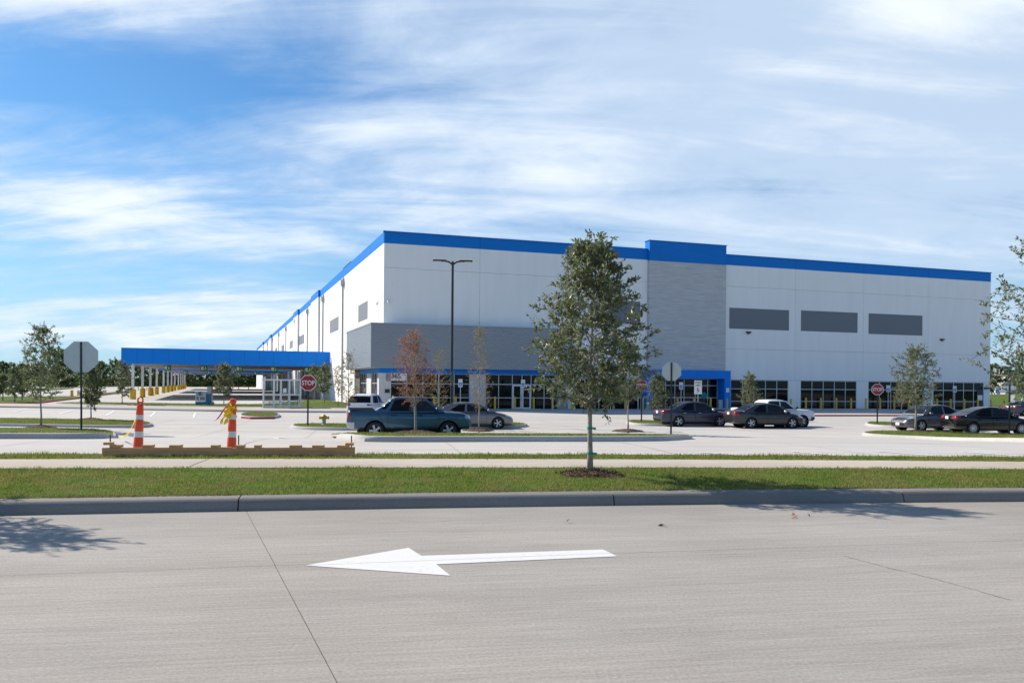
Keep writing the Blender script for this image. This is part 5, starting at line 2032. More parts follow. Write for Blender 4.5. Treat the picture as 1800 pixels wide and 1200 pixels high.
    gsec = [(0.0, 0.0), (0.25, 0.02), (0.5, 0.05), (0.75, 0.10), (0.90, 0.16), (0.96, 0.23), (0.985, 0.34), (1.0, 0.55), (1.0, 0.75), (1.0, 1.0)]
    inb = sp.get('tumble', 0.15)
    rows = []
    for x, z, w in zip(gxs, zr, bw):
        zb_ = min(belt - 0.03, float(np.interp(x, xs, ztop)) - 0.02)
        h = max(0.004, z - zb_)
        k = h / (hmax - belt + 0.03)
        r = []
        for fz, f in ((0.0, 0), (0.22, 0.25), (0.45, 0.5), (0.68, 0.72), (0.84, 0.88)):
            r.append((x, w - inb * k * f, zb_ + h * fz))
        wr_ = w - inb * k
        for fy, fz in ((0.975, 0.925), (0.92, 0.965), (0.80, 0.985), (0.5, 0.997), (0.0, 1.0)):
            r.append((x, wr_ * fy, zb_ + h * fz))
        rows.append(r)
    gb = loft_mesh(rows)
    gb.normal_update()
    for s in (1, -1):
        for wp in sp['windows']:
            fs = cut_poly(gb, wp[0], 'y', lambda m, nrm: m.y * s > 0 and abs(nrm.y) > 0.45)
            lift_out(gb, fs, 'window', M['tint'] if wp[1] else M['car_glass'], root, -0.008)
    wy = (W - inb) * 0.90
    for (xa, xb_, nm) in ((sp['ws'][0], sp['ws'][1], 'windshield'), (sp['rs'][0], sp['rs'][1], 'rear_window')):
        sgn = 1 if nm == 'windshield' else -1
        yb0 = W * 0.83
        if sgn > 0:
            poly = [(xa, -wy), (xb_, -yb0), (xb_, yb0), (xa, wy)]
        else:
            poly = [(xa, -yb0), (xb_, -wy), (xb_, wy), (xa, yb0)]
        fs = cut_poly(gb, poly, 'z', lambda m, nrm: nrm.x * sgn > 0.12 and nrm.z > -0.2 and abs(nrm.y) < 0.75)
        lift_out(gb, fs, nm, M['car_glass'] if sgn > 0 else M['tint'], root, -0.006)
    me = bpy.data.meshes.new('roof'); gb.to_mesh(me); gb.free()
    me.materials.append(sp.get('roof_paint', pm)); me.polygons.foreach_set('use_smooth', [True] * len(me.polygons))
    link('roof', me, root)
    # inside: dark tub so gaps stay dark
    b = MB(); b.box(xr + 0.45, xf - 0.45, -W * 0.80, W * 0.80, 0.24, 0.52); b.box(xr + 1.3, xf - 1.5, -W * 0.84, W * 0.84, 0.521, belt - 0.12)
    bx = b.build('floor_pan', M['dark'], root)
    # wheels
    hu, ty, ri = sp['wheel']
    for wx in wheels:
        for s in (1, -1):
            wo = link('wheel', hu, root); wo.location = (wx, s * (W - sp['ww'] / 2 - 0.025), wr)
            if s < 0:
                wo.rotation_euler = (0, 0, math.pi)
            t1 = link('tyre', ty, wo); r1 = link('rim', ri, wo)
            b = MB(); ra = wr * sp.get('arch', 1.13)
            b.lathe([(ra, 0), (ra, -0.28)], 24, 'y'); b.lathe([(ra, -0.26), (0.05, -0.26)], 24, 'y')
            wl_ = b.build('wheel_well', M['dark'], root); wl_.location = (wx, s * (W * 0.985), wr)
            if s < 0:
                wl_.rotation_euler = (0, 0, math.pi)
    # mirrors
    for s in (1, -1):
        mx, mz = sp['mirror']
        b = MB(); c = (mx, s * (W + 0.07), mz)
        b.lathe([(0.0, -0.10), (0.06, -0.095), (0.085, -0.05), (0.09, 0.03), (0.07, 0.085), (0.0, 0.095)], 10, 'y', c)
        b.v = [(v[0] * 1.0, v[1], v[2]) for v in b.v]
        b.tube([(mx + 0.02, s * (W - 0.07), mz - 0.06), (mx, s * (W + 0.0), mz - 0.03)], 0.025, 6)
        b.build('mirror', sp.get('mirror_paint', pm), root, smooth=True)
    # plates
    for end, z in ((-1, sp['plate_z'][0]), (1, sp['plate_z'][1])):
        if z is None:
            continue
        xx = (xr - 0.012) if end < 0 else (xf + 0.012)
        b = MB(); b.box(xx - 0.006, xx + 0.006, -0.15, 0.15, z - 0.075, z + 0.075); b.build('license_plate', M['plate'], root)
    return root


WH_ALLOY5 = make_wheel(0.32, 0.21, 5, 'wide')
WH_DARK5 = make_wheel(0.33, 0.21, 5, 'mid')
WH_ALLOY10 = make_wheel(0.32, 0.21, 10, 'thin')
WH_TRUCK = make_wheel(0.37, 0.25, 5, 'wide')


def sedan_spec(L, W, H, wb, pm, wheel, **kw):
    f, r = L / 2, -L / 2
    bl = kw.get('belt', 0.93)
    fo = kw.get('front_over', 0.90)
    wf = f - fo; wrr = wf - wb
    sp = dict(L=L, W=W, paint=pm, belt=bl, wheels=(wf, wrr), wr=0.32, ww=0.21, wheel=wheel,
              top=[(r, 0.62), (r + 0.02, 0.84), (r + 0.06, 0.99), (r + 0.14, 1.025), (r + 0.75, 1.03), (r + 1.2, bl + 0.02), (0, bl), (f - 1.45, bl + 0.02), (f - 1.05, bl - 0.01), (f - 0.55, 0.83), (f - 0.22, 0.72), (f - 0.07, 0.62), (f, 0.50)],
              bot=[(r, 0.50), (r + 0.02, 0.38), (r + 0.12, 0.29), (r + 0.6, 0.23), (-0.5, 0.19), (0.8, 0.19), (f - 0.6, 0.20), (f - 0.12, 0.22), (f - 0.03, 0.28), (f, 0.36)],
              plan=[(r, 0.74), (r + 0.03, 0.82), (r + 0.10, 0.885), (r + 0.3, 0.945), (r + 0.8, 0.985), (-0.4, 1.0), (0.5, 1.0), (f - 1.0, 0.985), (f - 0.5, 0.94), (f - 0.22, 0.86), (f - 0.08, 0.74), (f, 0.60)],
              roof=[(r + 0.60, 1.02), (r + 0.95, 1.17), (r + 1.30, 1.32), (r + 1.62, H - 0.055), (r + 1.95, H - 0.012), (-0.2, H), (0.20, H - 0.02), (0.52, H - 0.075), (0.95, 1.20), (f - 1.02, 0.93)],
              tumble=0.17,
              tail=(0.42, 0.85, 0.78, 0.97), head=(0.42, 0.86, 0.60, 0.74), grille=(0.38, 0.58, 0.70), lower_grille=(0.52, 0.30, 0.44),
              doors=[[(wrr + 0.36, 0.32), (-0.22, 0.27), (-0.24, bl + 0.1), (wrr + 0.10, bl + 0.1)], [(-0.20, 0.27), (0.88, 0.27), (0.92, bl + 0.1), (-0.22, bl + 0.1)]],
              windows=[([(wrr + 0.13, bl + 0.10), (wrr + 0.36, bl + 0.01), (-0.30, bl + 0.01), (-0.26, H - 0.115), (wrr + 0.60, H - 0.135)], kw.get('tinted', 1)),
                       ([(-0.17, bl + 0.01), (f - 1.32, bl + 0.01), (0.56, H - 0.20), (0.36, H - 0.125), (-0.16, H - 0.112)], kw.get('ftint', 0))],
              ws=(0.50, f - 1.06), rs=(r + 0.66, r + 1.55), mirror=(f - 1.42, bl + 0.06), plate_z=(0.86, 0.42))
    for k in ('tail', 'head', 'grille', 'lower_grille', 'plate_z', 'handle', 'mirror_paint', 'crease', 'roof_paint'):
        if k in kw:
            sp[k] = kw[k]
    return sp


def car_at(px, py, W, yaw):
    """near-side wheel line midpoint at a pixel -> centre of the car"""
    p = P(px, py)
    n = Vector((-math.sin(yaw), math.cos(yaw), 0))
    if n.y < 0:
        n = -n
    c = p + n * (W / 2 - 0.12)
    c.z = glot(c.x, c.y)
    return c


# teal pickup -------------------------------------------------------
PT = paint('paint_teal_blue', (0.035, 0.10, 0.16), 0.45, 0.28)
r, f = -2.63, 2.63
pick = dict(L=5.26, W=1.95, paint=PT, belt=1.17, wheels=(1.62, -1.48), wr=0.37, ww=0.25, wheel=WH_TRUCK, crease=0.02, arch=1.22,
            top=[(r, 0.85), (r + 0.015, 1.15), (r + 0.06, 1.24), (-1.0, 1.26), (-0.8, 1.20), (0.9, 1.17), (1.15, 1.19), (1.6, 1.17), (2.2, 1.13), (2.42, 1.08), (2.57, 0.99), (f, 0.82)],
            bot=[(r, 0.60), (r + 0.02, 0.52), (r + 0.15, 0.45), (-1.8, 0.40), (-0.8, 0.37), (0.9, 0.37), (2.0, 0.40), (2.5, 0.42), (f, 0.50)],
            plan=[(r, 0.88), (r + 0.04, 0.93), (r + 0.15, 0.96), (-1.7, 0.99), (0, 1.0), (1.2, 1.0), (2.0, 0.985), (2.35, 0.94), (2.52, 0.87), (f, 0.76)],
            roof=[(-1.42, 1.24), (-1.12, 1.43), (-0.86, 1.66), (-0.68, 1.77), (-0.45, 1.785), (0.0, 1.79), (0.45, 1.785), (0.66, 1.75), (1.0, 1.50), (1.44, 1.17)],
            tumble=0.16, tail=(0.74, 0.97, 0.86, 1.14), tail_wrap=0.13, head_wrap=0.28, head=(0.60, 0.95, 0.84, 1.0), grille=(0.5, 0.72, 0.92), lower_grille=(0.55, 0.46, 0.58),
            bumper=(0.44, 0.72, paint('bumper_silver', (0.42, 0.44, 0.45), 0.5, 0.35)),
            doors=[[(-0.98, 0.52), (-0.72, 0.45), (0.10, 0.45), (0.09, 1.25), (-0.92, 1.25)], [(0.13, 0.45), (1.19, 0.45), (1.24, 1.25), (0.12, 1.25)]],
            windows=[([(-0.88, 1.19), (0.04, 1.19), (0.04, 1.69), (-0.55, 1.68), (-0.68, 1.62)], 1), ([(0.14, 1.19), (1.20, 1.19), (0.74, 1.55), (0.54, 1.67), (0.14, 1.69)], 0),
                     ([(-1.25, 1.28), (-1.02, 1.26), (-0.82, 1.56), (-0.88, 1.57)], 1)],
            ws=(0.60, 1.40), rs=(-1.30, -0.74), mirror=(1.12, 1.27), plate_z=(0.80, None), bed=(r + 0.14, -1.50, 0.80, 1.235), handle=M['plastic'], mirror_paint=PT, clad=0.50)
YP = R(12)
vehicle(pick, car_at(721, 770.0, 1.95, YP), YP, 'teal blue crew-cab pickup truck behind the island with the rust-leaved tree', 'pickup', 'pickup_truck')

# silver-grey saloon half behind the pickup
YS = R(10)
G1 = paint('paint_pewter', (0.20, 0.195, 0.20), 0.6, 0.3)
vehicle(sedan_spec(4.85, 1.82, 1.45, 2.74, G1, WH_ALLOY5, belt=0.94, head=(0.45, 0.88, 0.62, 0.74)), car_at(826, 753.6, 1.82, YS), YS, 'pewter grey sedan parked half hidden behind the teal pickup', 'car', 'sedan')
# dark navy sedan
N1 = paint('paint_slate_blue', (0.045, 0.05, 0.08), 0.55, 0.32)
vehicle(sedan_spec(4.63, 1.76, 1.50, 2.70, N1, WH_DARK5, belt=0.95, tail=(0.36, 0.86, 0.82, 0.98), handle=M['chrome'], mirror_paint=M['alu']), car_at(1227, 749.3, 1.76, R(14)), R(14), 'dark slate-blue sedan with dark wheels, nearest the entrance portal', 'car', 'sedan')
# charcoal sedan
C1 = paint('paint_charcoal', (0.05, 0.05, 0.055), 0.55, 0.32)
vehicle(sedan_spec(4.54, 1.76, 1.465, 2.60, C1, WH_ALLOY5, belt=0.93, tail=(0.44, 0.86, 0.76, 0.96), mirror_paint=M['alu']), car_at(1354, 752.6, 1.76, R(11)), R(11), 'charcoal sedan with silver five-spoke wheels parked before the white pickup', 'car', 'sedan')
# black sedan at the right
B1 = paint('paint_black', (0.004, 0.004, 0.006), 0.0, 0.2)
vehicle(sedan_spec(4.49, 1.755, 1.465, 2.64, B1, WH_ALLOY10, belt=0.94, tail=(0.40, 0.84, 0.80, 0.96)), car_at(1751, 763.2, 1.755, R(2)), R(2), 'black sedan with ten-spoke wheels behind the kerb with the bare sign post', 'car', 'sedan')
# grey sedan facing the road
V1 = paint('paint_grey', (0.145, 0.145, 0.15), 0.55, 0.3)
vp = car_at(1650, 757.5, 1.74, R(190))
vehicle(sedan_spec(4.45, 1.74, 1.51, 2.60, V1, WH_ALLOY5, belt=0.95, head=(0.46, 0.88, 0.68, 0.82), grille=(0.42, 0.56, 0.72), plate_z=(0.86, 0.40)), vp, R(196), 'medium grey sedan with its nose turned to the road beside the black sedan', 'car', 'sedan')

# white compact pickup
W1 = paint('paint_white', (0.72, 0.73, 0.75), 0.0, 0.3)
tac = dict(pick)
tac.update(paint=W1, belt=1.14, handle=M['plastic'], mirror_paint=M['plastic'], clad=None, tail=(0.74, 0.95, 0.86, 1.12), front_bumper=(0.40, 0.66, M['plastic']), bumper=(0.46, 0.68, M['chrome']),
           roof=[(-0.98, 1.16), (-0.93, 1.40), (-0.86, 1.62), (-0.70, 1.74), (-0.40, 1.775), (0.0, 1.78), (0.3, 1.755), (0.5, 1.70), (0.86, 1.46), (1.26, 1.14)],
           windows=[([(-0.82, 1.18), (0.0, 1.18), (0.0, 1.66), (-0.72, 1.65)], 1), ([(0.08, 1.18), (1.02, 1.18), (0.6, 1.53), (0.42, 1.65), (0.08, 1.66)], 0)],
           doors=[[(-0.86, 0.45), (0.04, 0.45), (0.04, 1.25), (-0.90, 1.25)], [(0.07, 0.45), (1.10, 0.45), (1.14, 1.25), (0.06, 1.25)]], rs=(-0.97, -0.86), ws=(0.48, 1.22), bed=(r + 0.14, -1.05, 0.80, 0.75))
tc_ = vehicle(tac, car_at(1371, 750.6, 1.95, R(13)), R(13), 'white pickup truck mostly hidden behind the charcoal sedan', 'pickup', 'pickup_truck')
tc_.scale = (0.93, 0.93, 0.93)
# white hatchback beyond the teal pickup, seen from behind
suv = sedan_spec(4.6, 1.85, 1.68, 2.65, W1, WH_ALLOY5, belt=1.02)
f, r = 2.3, -2.3
suv.update(top=[(r, 0.7), (r + 0.02, 0.95), (r + 0.08, 1.06), (r + 0.6, 1.06), (0, 1.02), (f - 1.3, 1.04), (f - 0.9, 1.02), (f - 0.4, 0.92), (f - 0.1, 0.75), (f, 0.58)],
           roof=[(r + 0.10, 1.05), (r + 0.30, 1.35), (r + 0.55, 1.60), (r + 0.9, 1.66), (0, 1.68), (0.3, 1.65), (0.6, 1.55), (f - 0.95, 1.02)], rs=(r + 0.14, r + 0.5), ws=(0.5, f - 1.0), tail=(0.55, 0.9, 0.92, 1.04),
           windows=[([(-1.7, 1.08), (-0.25, 1.06), (-0.25, 1.55), (-1.45, 1.55)], 1), ([(-0.15, 1.06), (0.98, 1.06), (0.5, 1.45), (0.3, 1.55), (-0.15, 1.56)], 0)])
ps, ss = place(645, 735)
vehicle(suv, Vector((ps.x, ps.y, glot(ps.x, ps.y))), R(86), 'white hatchback seen from behind, beyond the teal pickup bed', 'car', 'hatchback')
# dark car at the far right edge behind the leaves
pd, sd_ = place(1806, 731)
vehicle(sedan_spec(4.6, 1.78, 1.48, 2.68, N1, WH_ALLOY5), Vector((pd.x, pd.y, glot(pd.x, pd.y))), R(18), 'dark sedan parked beyond the small white notice board', 'car', 'sedan')

# white van far beyond the lawn on the right
p = at_depth(1767, 690, 262.0); zg = -0.3
root = empty('delivery_van', (p.x, p.y, zg), R(160), 'white delivery van on the road beyond the lawn at the warehouse end', 'van')
b = MB(); b.prism([(-2.9, -1.0), (1.3, -1.0), (1.3, 1.0), (-2.9, 1.0)], 0.45, 2.55); b.build('cargo_body', W1, root, bevel=0.12)
b = MB(); b.add([(1.28, -0.98, 0.45), (2.9, -0.98, 0.45), (2.9, -0.9, 1.15), (2.2, -0.9, 1.35), (1.5, -0.85, 2.4), (1.28, -0.85, 2.45), (1.28, 0.98, 0.45), (2.9, 0.98, 0.45), (2.9, 0.9, 1.15), (2.2, 0.9, 1.35), (1.5, 0.85, 2.4), (1.28, 0.85, 2.45)],
      [(0, 1, 2, 3, 4, 5), (11, 10, 9, 8, 7, 6), (1, 7, 8, 2), (2, 8, 9, 3), (3, 9, 10, 4), (4, 10, 11, 5), (0, 6, 7, 1)]); b.build('cab', W1, root, fixn=True)
b = MB(); b.add([(2.14, -0.84, 1.44), (2.14, 0.84, 1.44), (1.57, 0.80, 2.30), (1.57, -0.80, 2.30)], [(0, 1, 2, 3)]); b.v = [(v[0] + 0.02, v[1], v[2] + 0.015) for v in b.v]; b.build('windshield', M['car_glass'], root)
for s in (1, -1):
    b = MB(); b.add([(1.35, s * 0.955, 1.4), (2.1, s * 0.935, 1.4), (1.6, s * 0.905, 2.2), (1.35, s * 0.905, 2.2)], [(0, 1, 2, 3)]); b.build('window', M['car_glass'], root)
for wx in (-1.9, 1.9):
    for s in (1, -1):
        wo = link('wheel', WH_TRUCK[0], root); wo.location = (wx, s * 0.9, 0.37); link('tyre', WH_TRUCK[1], wo); link('rim', WH_TRUCK[2], wo)
        if s < 0:
            wo.rotation_euler = (0, 0, math.pi)

# ================================================================== TREES
def leaf_mesh(name, pos, size, rng, mat, parent, out=None, aspect=0.42, droop=0.0):
    n = len(pos)
    pos = np.asarray(pos, float)
    d = rng.normal(0, 1, (n, 3))
    if out is not None:
        d = d * 0.75 + out * 0.9
    d[:, 2] += 0.15 - droop
    d /= np.linalg.norm(d, axis=1)[:, None] + 1e-9
    up = rng.normal(0, 0.75, (n, 3)); up[:, 2] += 0.8
    side = np.cross(d, up); side /= np.linalg.norm(side, axis=1)[:, None] + 1e-9
    nrm = np.cross(side, d)
    s = (size * rng.uniform(0.65, 1.35, n))[:, None]
    V = np.zeros((n, 4, 3))
    V[:, 0] = pos
    V[:, 1] = pos + d * s * 0.5 + side * s * aspect * 0.5 + nrm * s * 0.07
    V[:, 2] = pos + d * s
    V[:, 3] = pos + d * s * 0.5 - side * s * aspect * 0.5 + nrm * s * 0.07
    me = bpy.data.meshes.new(name)
    me.vertices.add(n * 4); me.vertices.foreach_set('co', V.reshape(-1))
    F = np.array([[0, 1, 2], [0, 2, 3]])
    idx = (np.arange(n)[:, None, None] * 4 + F[None]).reshape(-1)
    me.loops.add(n * 6); me.loops.foreach_set('vertex_index', idx)
    me.polygons.add(n * 2); me.polygons.foreach_set('loop_start', np.arange(0, n * 6, 3))
    me.update(); me.validate()
    me.materials.append(mat)
    return link(name, me, parent)


def tree(base, H, cb, rad, nleaf, lsize, leaf, label, seed, prof='oval', n1=46, trunk_r=0.05, bark='bark', name='oak_tree', cat='tree', group=None, lean=(0, 0), rise=0.55, wisps=0, twig=7, stubby=1.0, band=None, extra=None):
    """cb: height where the crown starts; rad: greatest crown radius"""
    rng = np.random.default_rng(seed)
    root = empty(name, base, rng.uniform(0, 6.28), label, cat, group)
    root.rotation_euler = (0, 0, 0)
    # trunk
    tp = []
    nt = 9
    wob = rng.normal(0, 0.012 * H, (nt, 2)); wob[0] = 0
    for i in range(nt):
        f = i / (nt - 1)
        tp.append(Vector((wob[i, 0] * f + lean[0] * f * H, wob[i, 1] * f + lean[1] * f * H, -0.1 + (H * 0.93 + 0.1) * f)))

    def trunk_at(h):
        f = min(0.999, max(0, (h + 0.1) / (H * 0.93 + 0.1))) * (nt - 1)
        i = int(f)
        return tp[i].lerp(tp[i + 1], f - i)
    b = MB(); b.tube(tp, [trunk_r * (1.0 - 0.80 * (i / (nt - 1)) ** 0.8) * (1.25 if i == 0 else 1) for i in range(nt)], 10)
    b.build('trunk', M[bark], root, smooth=True)

    def env(f):
        if prof == 'oval':
            return (math.sin(math.pi * min(1, (f * 0.90 + 0.10)) ** 0.72)) ** 0.75
        if prof == 'cone':
            return (0.35 + 0.65 * min(1, f / 0.18)) * (1 - f) ** 0.75 + 0.06
        if prof == 'column':
            return 0.55 + 0.45 * math.sin(math.pi * f) - 0.35 * f
        return math.sqrt(max(0, 1 - (2 * f - 0.9) ** 2 / 1.3)) * 0.95
    br = MB()
    lp, lo = [], []
    ga = rng.uniform(0, 6)
    for k in range(n1):
        f = ((k + rng.uniform(0, 1)) / n1)
        h = cb + (H * 0.95 - cb) * f
        ga += 2.399963 + rng.normal(0, 0.25)
        ln = rad * env(f) * rng.uniform(0.72, 1.12) + 0.02
        p0 = trunk_at(h - ln * rise * 0.55)
        dirh = Vector((math.cos(ga), math.sin(ga), 0))
        pts = [p0]
        m = 5
        for i in range(1, m + 1):
            t = i / m
            bend = Vector((rng.normal(0, 0.05), rng.normal(0, 0.05), rng.normal(0, 0.04))) * ln
            pts.append(p0 + dirh * ln * t + Vector((0, 0, ln * rise * (t ** 0.8) * rng.uniform(0.85, 1.1))) + bend)
        r0 = trunk_r * 0.28 * (1 - 0.6 * f) + 0.003
        br.tube(pts, [r0 * (1 - 0.85 * i / m) for i in range(m + 1)], 4, caps=False)
        for j in range(twig):
            t = 0.22 + 0.78 * (j + rng.uniform(0, 1)) / twig
            fi = min(m - 1e-3, t * m); i = int(fi)
            q0 = pts[i].lerp(pts[i + 1], fi - i)
            td = (dirh * rng.uniform(0.1, 1.0) + Vector(rng.normal(0, 0.75, 3)) + Vector((0, 0, 0.25))).normalized()
            tl = (0.16 + 0.30 * rad * rng.uniform(0.4, 1.0)) * stubby
            q1 = q0 + td * tl * 0.5 + Vector(rng.normal(0, 0.03, 3)) * tl
            q2 = q0 + td * tl + Vector((0, 0, -0.03 * tl))
            br.tube([q0, q1, q2], [r0 * 0.4, r0 * 0.3, 0.0015], 3, caps=False)
            for a_, c_ in ((q0, q1), (q1, q2)):
                lp.append((a_, c_)); lo.append(td)
    for k in range(wisps):
        f = rng.uniform(0.75, 1.0); ga = rng.uniform(0, 6.28)
        p0 = trunk_at(H * 0.86); ln = rng.uniform(0.10, 0.2) * H
        dv_ = Vector((math.cos(ga) * 0.7, math.sin(ga) * 0.7, rng.uniform(0.6, 1.3))).normalized()
        q1 = p0 + dv_ * ln * 0.5; q2 = p0 + dv_ * ln + Vector(rng.normal(0, 0.05, 3))
        br.tube([p0, q1, q2], [0.006, 0.004, 0.0015], 4, caps=False)
        lp += [(q1, q2)]; lo += [dv_]
    br.build('branches', M[bark], root)
    A = np.array([tuple(a) for a, c in lp]); C = np.array([tuple(c) for a, c in lp]); O = np.array([tuple(o) for o in lo])
    wts = np.linalg.norm(C - A, axis=1); wts *= rng.uniform(0.4, 1.6, len(wts)); wts /= wts.sum()
    mats = leaf if isinstance(leaf, (list, tuple)) else [(leaf, 1.0)]
    for lm, frac in mats:
        n = int(nleaf * frac)
        ix = rng.choice(len(wts), n, p=wts)
        t = rng.uniform(0, 1, n)[:, None]
        pos = A[ix] * (1 - t) + C[ix] * t + rng.normal(0, lsize * 0.22, (n, 3))
        leaf_mesh('crown', pos, lsize, rng, M[lm], root, O[ix])
    if band:
        for h in band:
            q = trunk_at(h); rr = trunk_r * (1.0 - 0.80 * (h / H) ** 0.8) + 0.006
            b = MB(); b.lathe([(rr, -0.018), (rr, 0.018)], 12, 'z', (q.x, q.y, h)); b.add([(q.x + rr, q.y - 0.01, h + 0.015), (q.x + rr + 0.05, q.y - 0.02, h + 0.01), (q.x + rr + 0.04, q.y - 0.02, h - 0.03), (q.x + rr, q.y - 0.01, h - 0.015)], [(0, 1, 2, 3)])
            b.build('tie_tape', M['tape_green'], root)
    return root


def mulch(base, rx, ry, h, seed, label, nbits=500, bit=0.05):
    rng = np.random.default_rng(seed)
    root = empty('mulch_bed', base, 0, label, 'mulch bed', 'mulch beds round the trees')
    b = MB(); n, m = 26, 6
    vs = [(0, 0, h)]
    for j in range(1, m + 1):
        f = j / m
        for i in range(n):
            a = 2 * math.pi * i / n
            w = 1 + 0.16 * math.sin(3 * a + seed) + 0.09 * math.sin(7 * a + seed * 2)
            vs.append((rx * f * w * math.cos(a), ry * f * w * math.sin(a), h * (1 - f ** 2) + rng.normal(0, h * 0.12) * (f < 1) - 0.03 * (f == 1)))
    fs = [(0, 1 + i, 1 + (i + 1) % n) for i in range(n)]
    for j in range(m - 1):
        for i in range(n):
            fs.append((1 + j * n + i, 1 + (j + 1) * n + i, 1 + (j + 1) * n + (i + 1) % n, 1 + j * n + (i + 1) % n))
    b.add(vs, fs); b.build('mound', M['mulch'], root)
    if nbits:
        a = rng.uniform(0, 6.28, nbits); f = np.sqrt(rng.uniform(0, 1.1, nbits))
        pos = np.stack([rx * f * np.cos(a), ry * f * np.sin(a), h * np.maximum(0, 1 - f ** 2) + 0.005], 1)
        o = leaf_mesh('bark_chips', pos, bit, rng, M['chips'], root, None, 0.3); o['kind'] = 'stuff'
    return root


M['chips'] = leaf_mat('bark_chips', [(0.05, 0.025, 0.016), (0.15, 0.085, 0.05), (0.09, 0.05, 0.03)], 0.0, 0.9)

# ---- the street tree in front
def verge_point(px, py):
    z = 0.2
    for _ in range(8):
        q = at_z(px, py, z)
        t = (q.y - yk(q.x)) / 1.012
        z = 0.145 + (zsw(q.x) + 0.005 - 0.145) * max(0, min(1, (t - 0.29) / 2.07))
    q.z = z
    return q


t1 = verge_point(1037, 833)
s1 = t1.y / F_PX
OAK = [('oak1', 0.55), ('oak2', 0.43), ('rust', 0.012)]
tree(t1, (833 - 412) * s1, (833 - 712) * s1, 0.88, 19000, 0.064, OAK, 'young live oak with green tape on its pale trunk, on the road verge', 4, 'oval', n1=70, trunk_r=0.049, name='street_tree', wisps=9, twig=8,
     lean=(-0.010, 0), rise=0.42, band=[(833 - 796) * s1, (833 - 752) * s1, (833 - 707) * s1], group='street trees on the verge', stubby=0.8)
mulch(t1 + Vector((0.02, -0.02, -0.01)), 0.52, 0.36, 0.07, 3, 'dark bark mulch ring round the street tree on the verge', 900, 0.05)
# its neighbours, mostly out of the picture
q = Vector((8.95, yk(8.95) + 1.5, 0.18))
tree(q, 4.7, 1.2, 1.35, 10500, 0.062, OAK, 'leafy young live oak on the verge, its crown over the bare sign post', 9, 'oval', n1=60, trunk_r=0.055, name='street_tree', wisps=16, group='street trees on the verge', stubby=0.9, rise=0.35)
mulch(q + Vector((0, 0, -0.01)), 0.5, 0.36, 0.07, 5, 'dark bark mulch ring under the oak by the black sedan', 200)
q = Vector((-8.75, yk(-8.75) + 1.0, 0.20))
tree(q, 3.7, 1.1, 1.0, 11000, 0.062, OAK, 'young live oak on the verge whose shadow falls on the road near the arrow tip', 17, 'oval', n1=54, trunk_r=0.055, name='street_tree', group='street trees on the verge', rise=0.4)

# ---- car park trees: (px, base py, top py, crown base py, crown half-width px, ...)
def lot_tree(px, pyb, pyt, pyc, hw, n, ls, leaf, label, seed, prof='oval', off=0.15, mul=True, **kw):
    p = P(px, pyb, off)
    s = p.y / F_PX
    tree(p, (pyb - pyt) * s, (pyb - pyc) * s, hw * s, n, ls, leaf, label, seed, prof, **kw)
    if mul:
        mulch(p + Vector((0, 0, -0.01)), 0.75, 0.6, 0.10, seed, 'mulch ring under the ' + label, 150, 0.06)
    return p


OK2 = [('oak1', 0.7), ('oak2', 0.3)]
GR = [('oak2', 0.75), ('oak1', 0.25)]
lot_tree(72, 750.5, 566, 700, 38, 9500, 0.085, OK2, 'dark green young oak beside the stop sign by the orange cone', 21, 'oval', n1=44, trunk_r=0.05, group='car park trees', wisps=6)
lot_tree(160, 737, 640, 712, 21, 6500, 0.11, OK2, 'small dark oak behind the stop sign by the orange cone', 22, 'column', n1=32, trunk_r=0.045, group='car park trees', wisps=3)
lot_tree(215, 711, 634, 694, 15, 4200, 0.13, GR, 'slim grey-green oak before the yellow column sleeve at the canopy corner', 23, 'column', n1=26, trunk_r=0.05, group='car park trees')
lot_tree(393.5, 712, 638, 692, 20, 7000, 0.13, GR, 'round grey-green oak between the mast lift and the glazed shelter', 24, 'oval', n1=32, trunk_r=0.05, group='car park trees')
lot_tree(552, 706, 640, 687, 13, 3200, 0.15, OK2, 'small oak between the glazed shelter and another oak by the canopy', 25, 'oval', n1=22, trunk_r=0.05, group='car park trees', mul=False)
lot_tree(570, 708, 637, 690, 13, 3600, 0.15, OK2, 'small oak on the lawn nearest the canopy end', 26, 'column', n1=24, trunk_r=0.05, group='car park trees', mul=False)
lot_tree(594.5, 714, 640, 694, 11, 800, 0.13, 'sparse', 'thin half-bare tree on the lawn before the white side wall', 27, 'column', n1=24, trunk_r=0.04, group='car park trees', mul=False)
lot_tree(612.5, 738.5, 616, 712, 21, 1300, 0.09, 'sparse', 'sparse half-bare tree behind the tailgate of the teal pickup', 28, 'column', n1=34, trunk_r=0.04, bark='bark_dark', group='car park trees', wisps=4, rise=0.8, mul=False)
lot_tree(731, 762, 578, 706, 34, 2700, 0.058, [('rust', 0.9), ('sparse', 0.1)], 'half-bare tree with rust-red leaves before the teal pickup', 29, 'oval', n1=52, trunk_r=0.045, group='car park trees', rise=0.9, twig=9, lean=(-0.03, 0))
lot_tree(771, 748, 612, 716, 22, 1000, 0.08, 'sparse', 'thin yellowing tree behind the lamp post', 30, 'column', n1=34, trunk_r=0.035, group='car park trees', rise=0.9, wisps=4, mul=False)
lot_tree(842, 756, 566, 718, 25, 2000, 0.066, 'sparse', 'tall thin yellowing tree before the pewter sedan', 31, 'cone', n1=50, trunk_r=0.04, group='car park trees', rise=1.0, twig=8, wisps=4)
lot_tree(1104, 757, 600, 700, 32, 8500, 0.085, OK2, 'dark young oak half hidden behind the crown of the street tree', 32, 'oval', n1=38, trunk_r=0.045, group='car park trees')
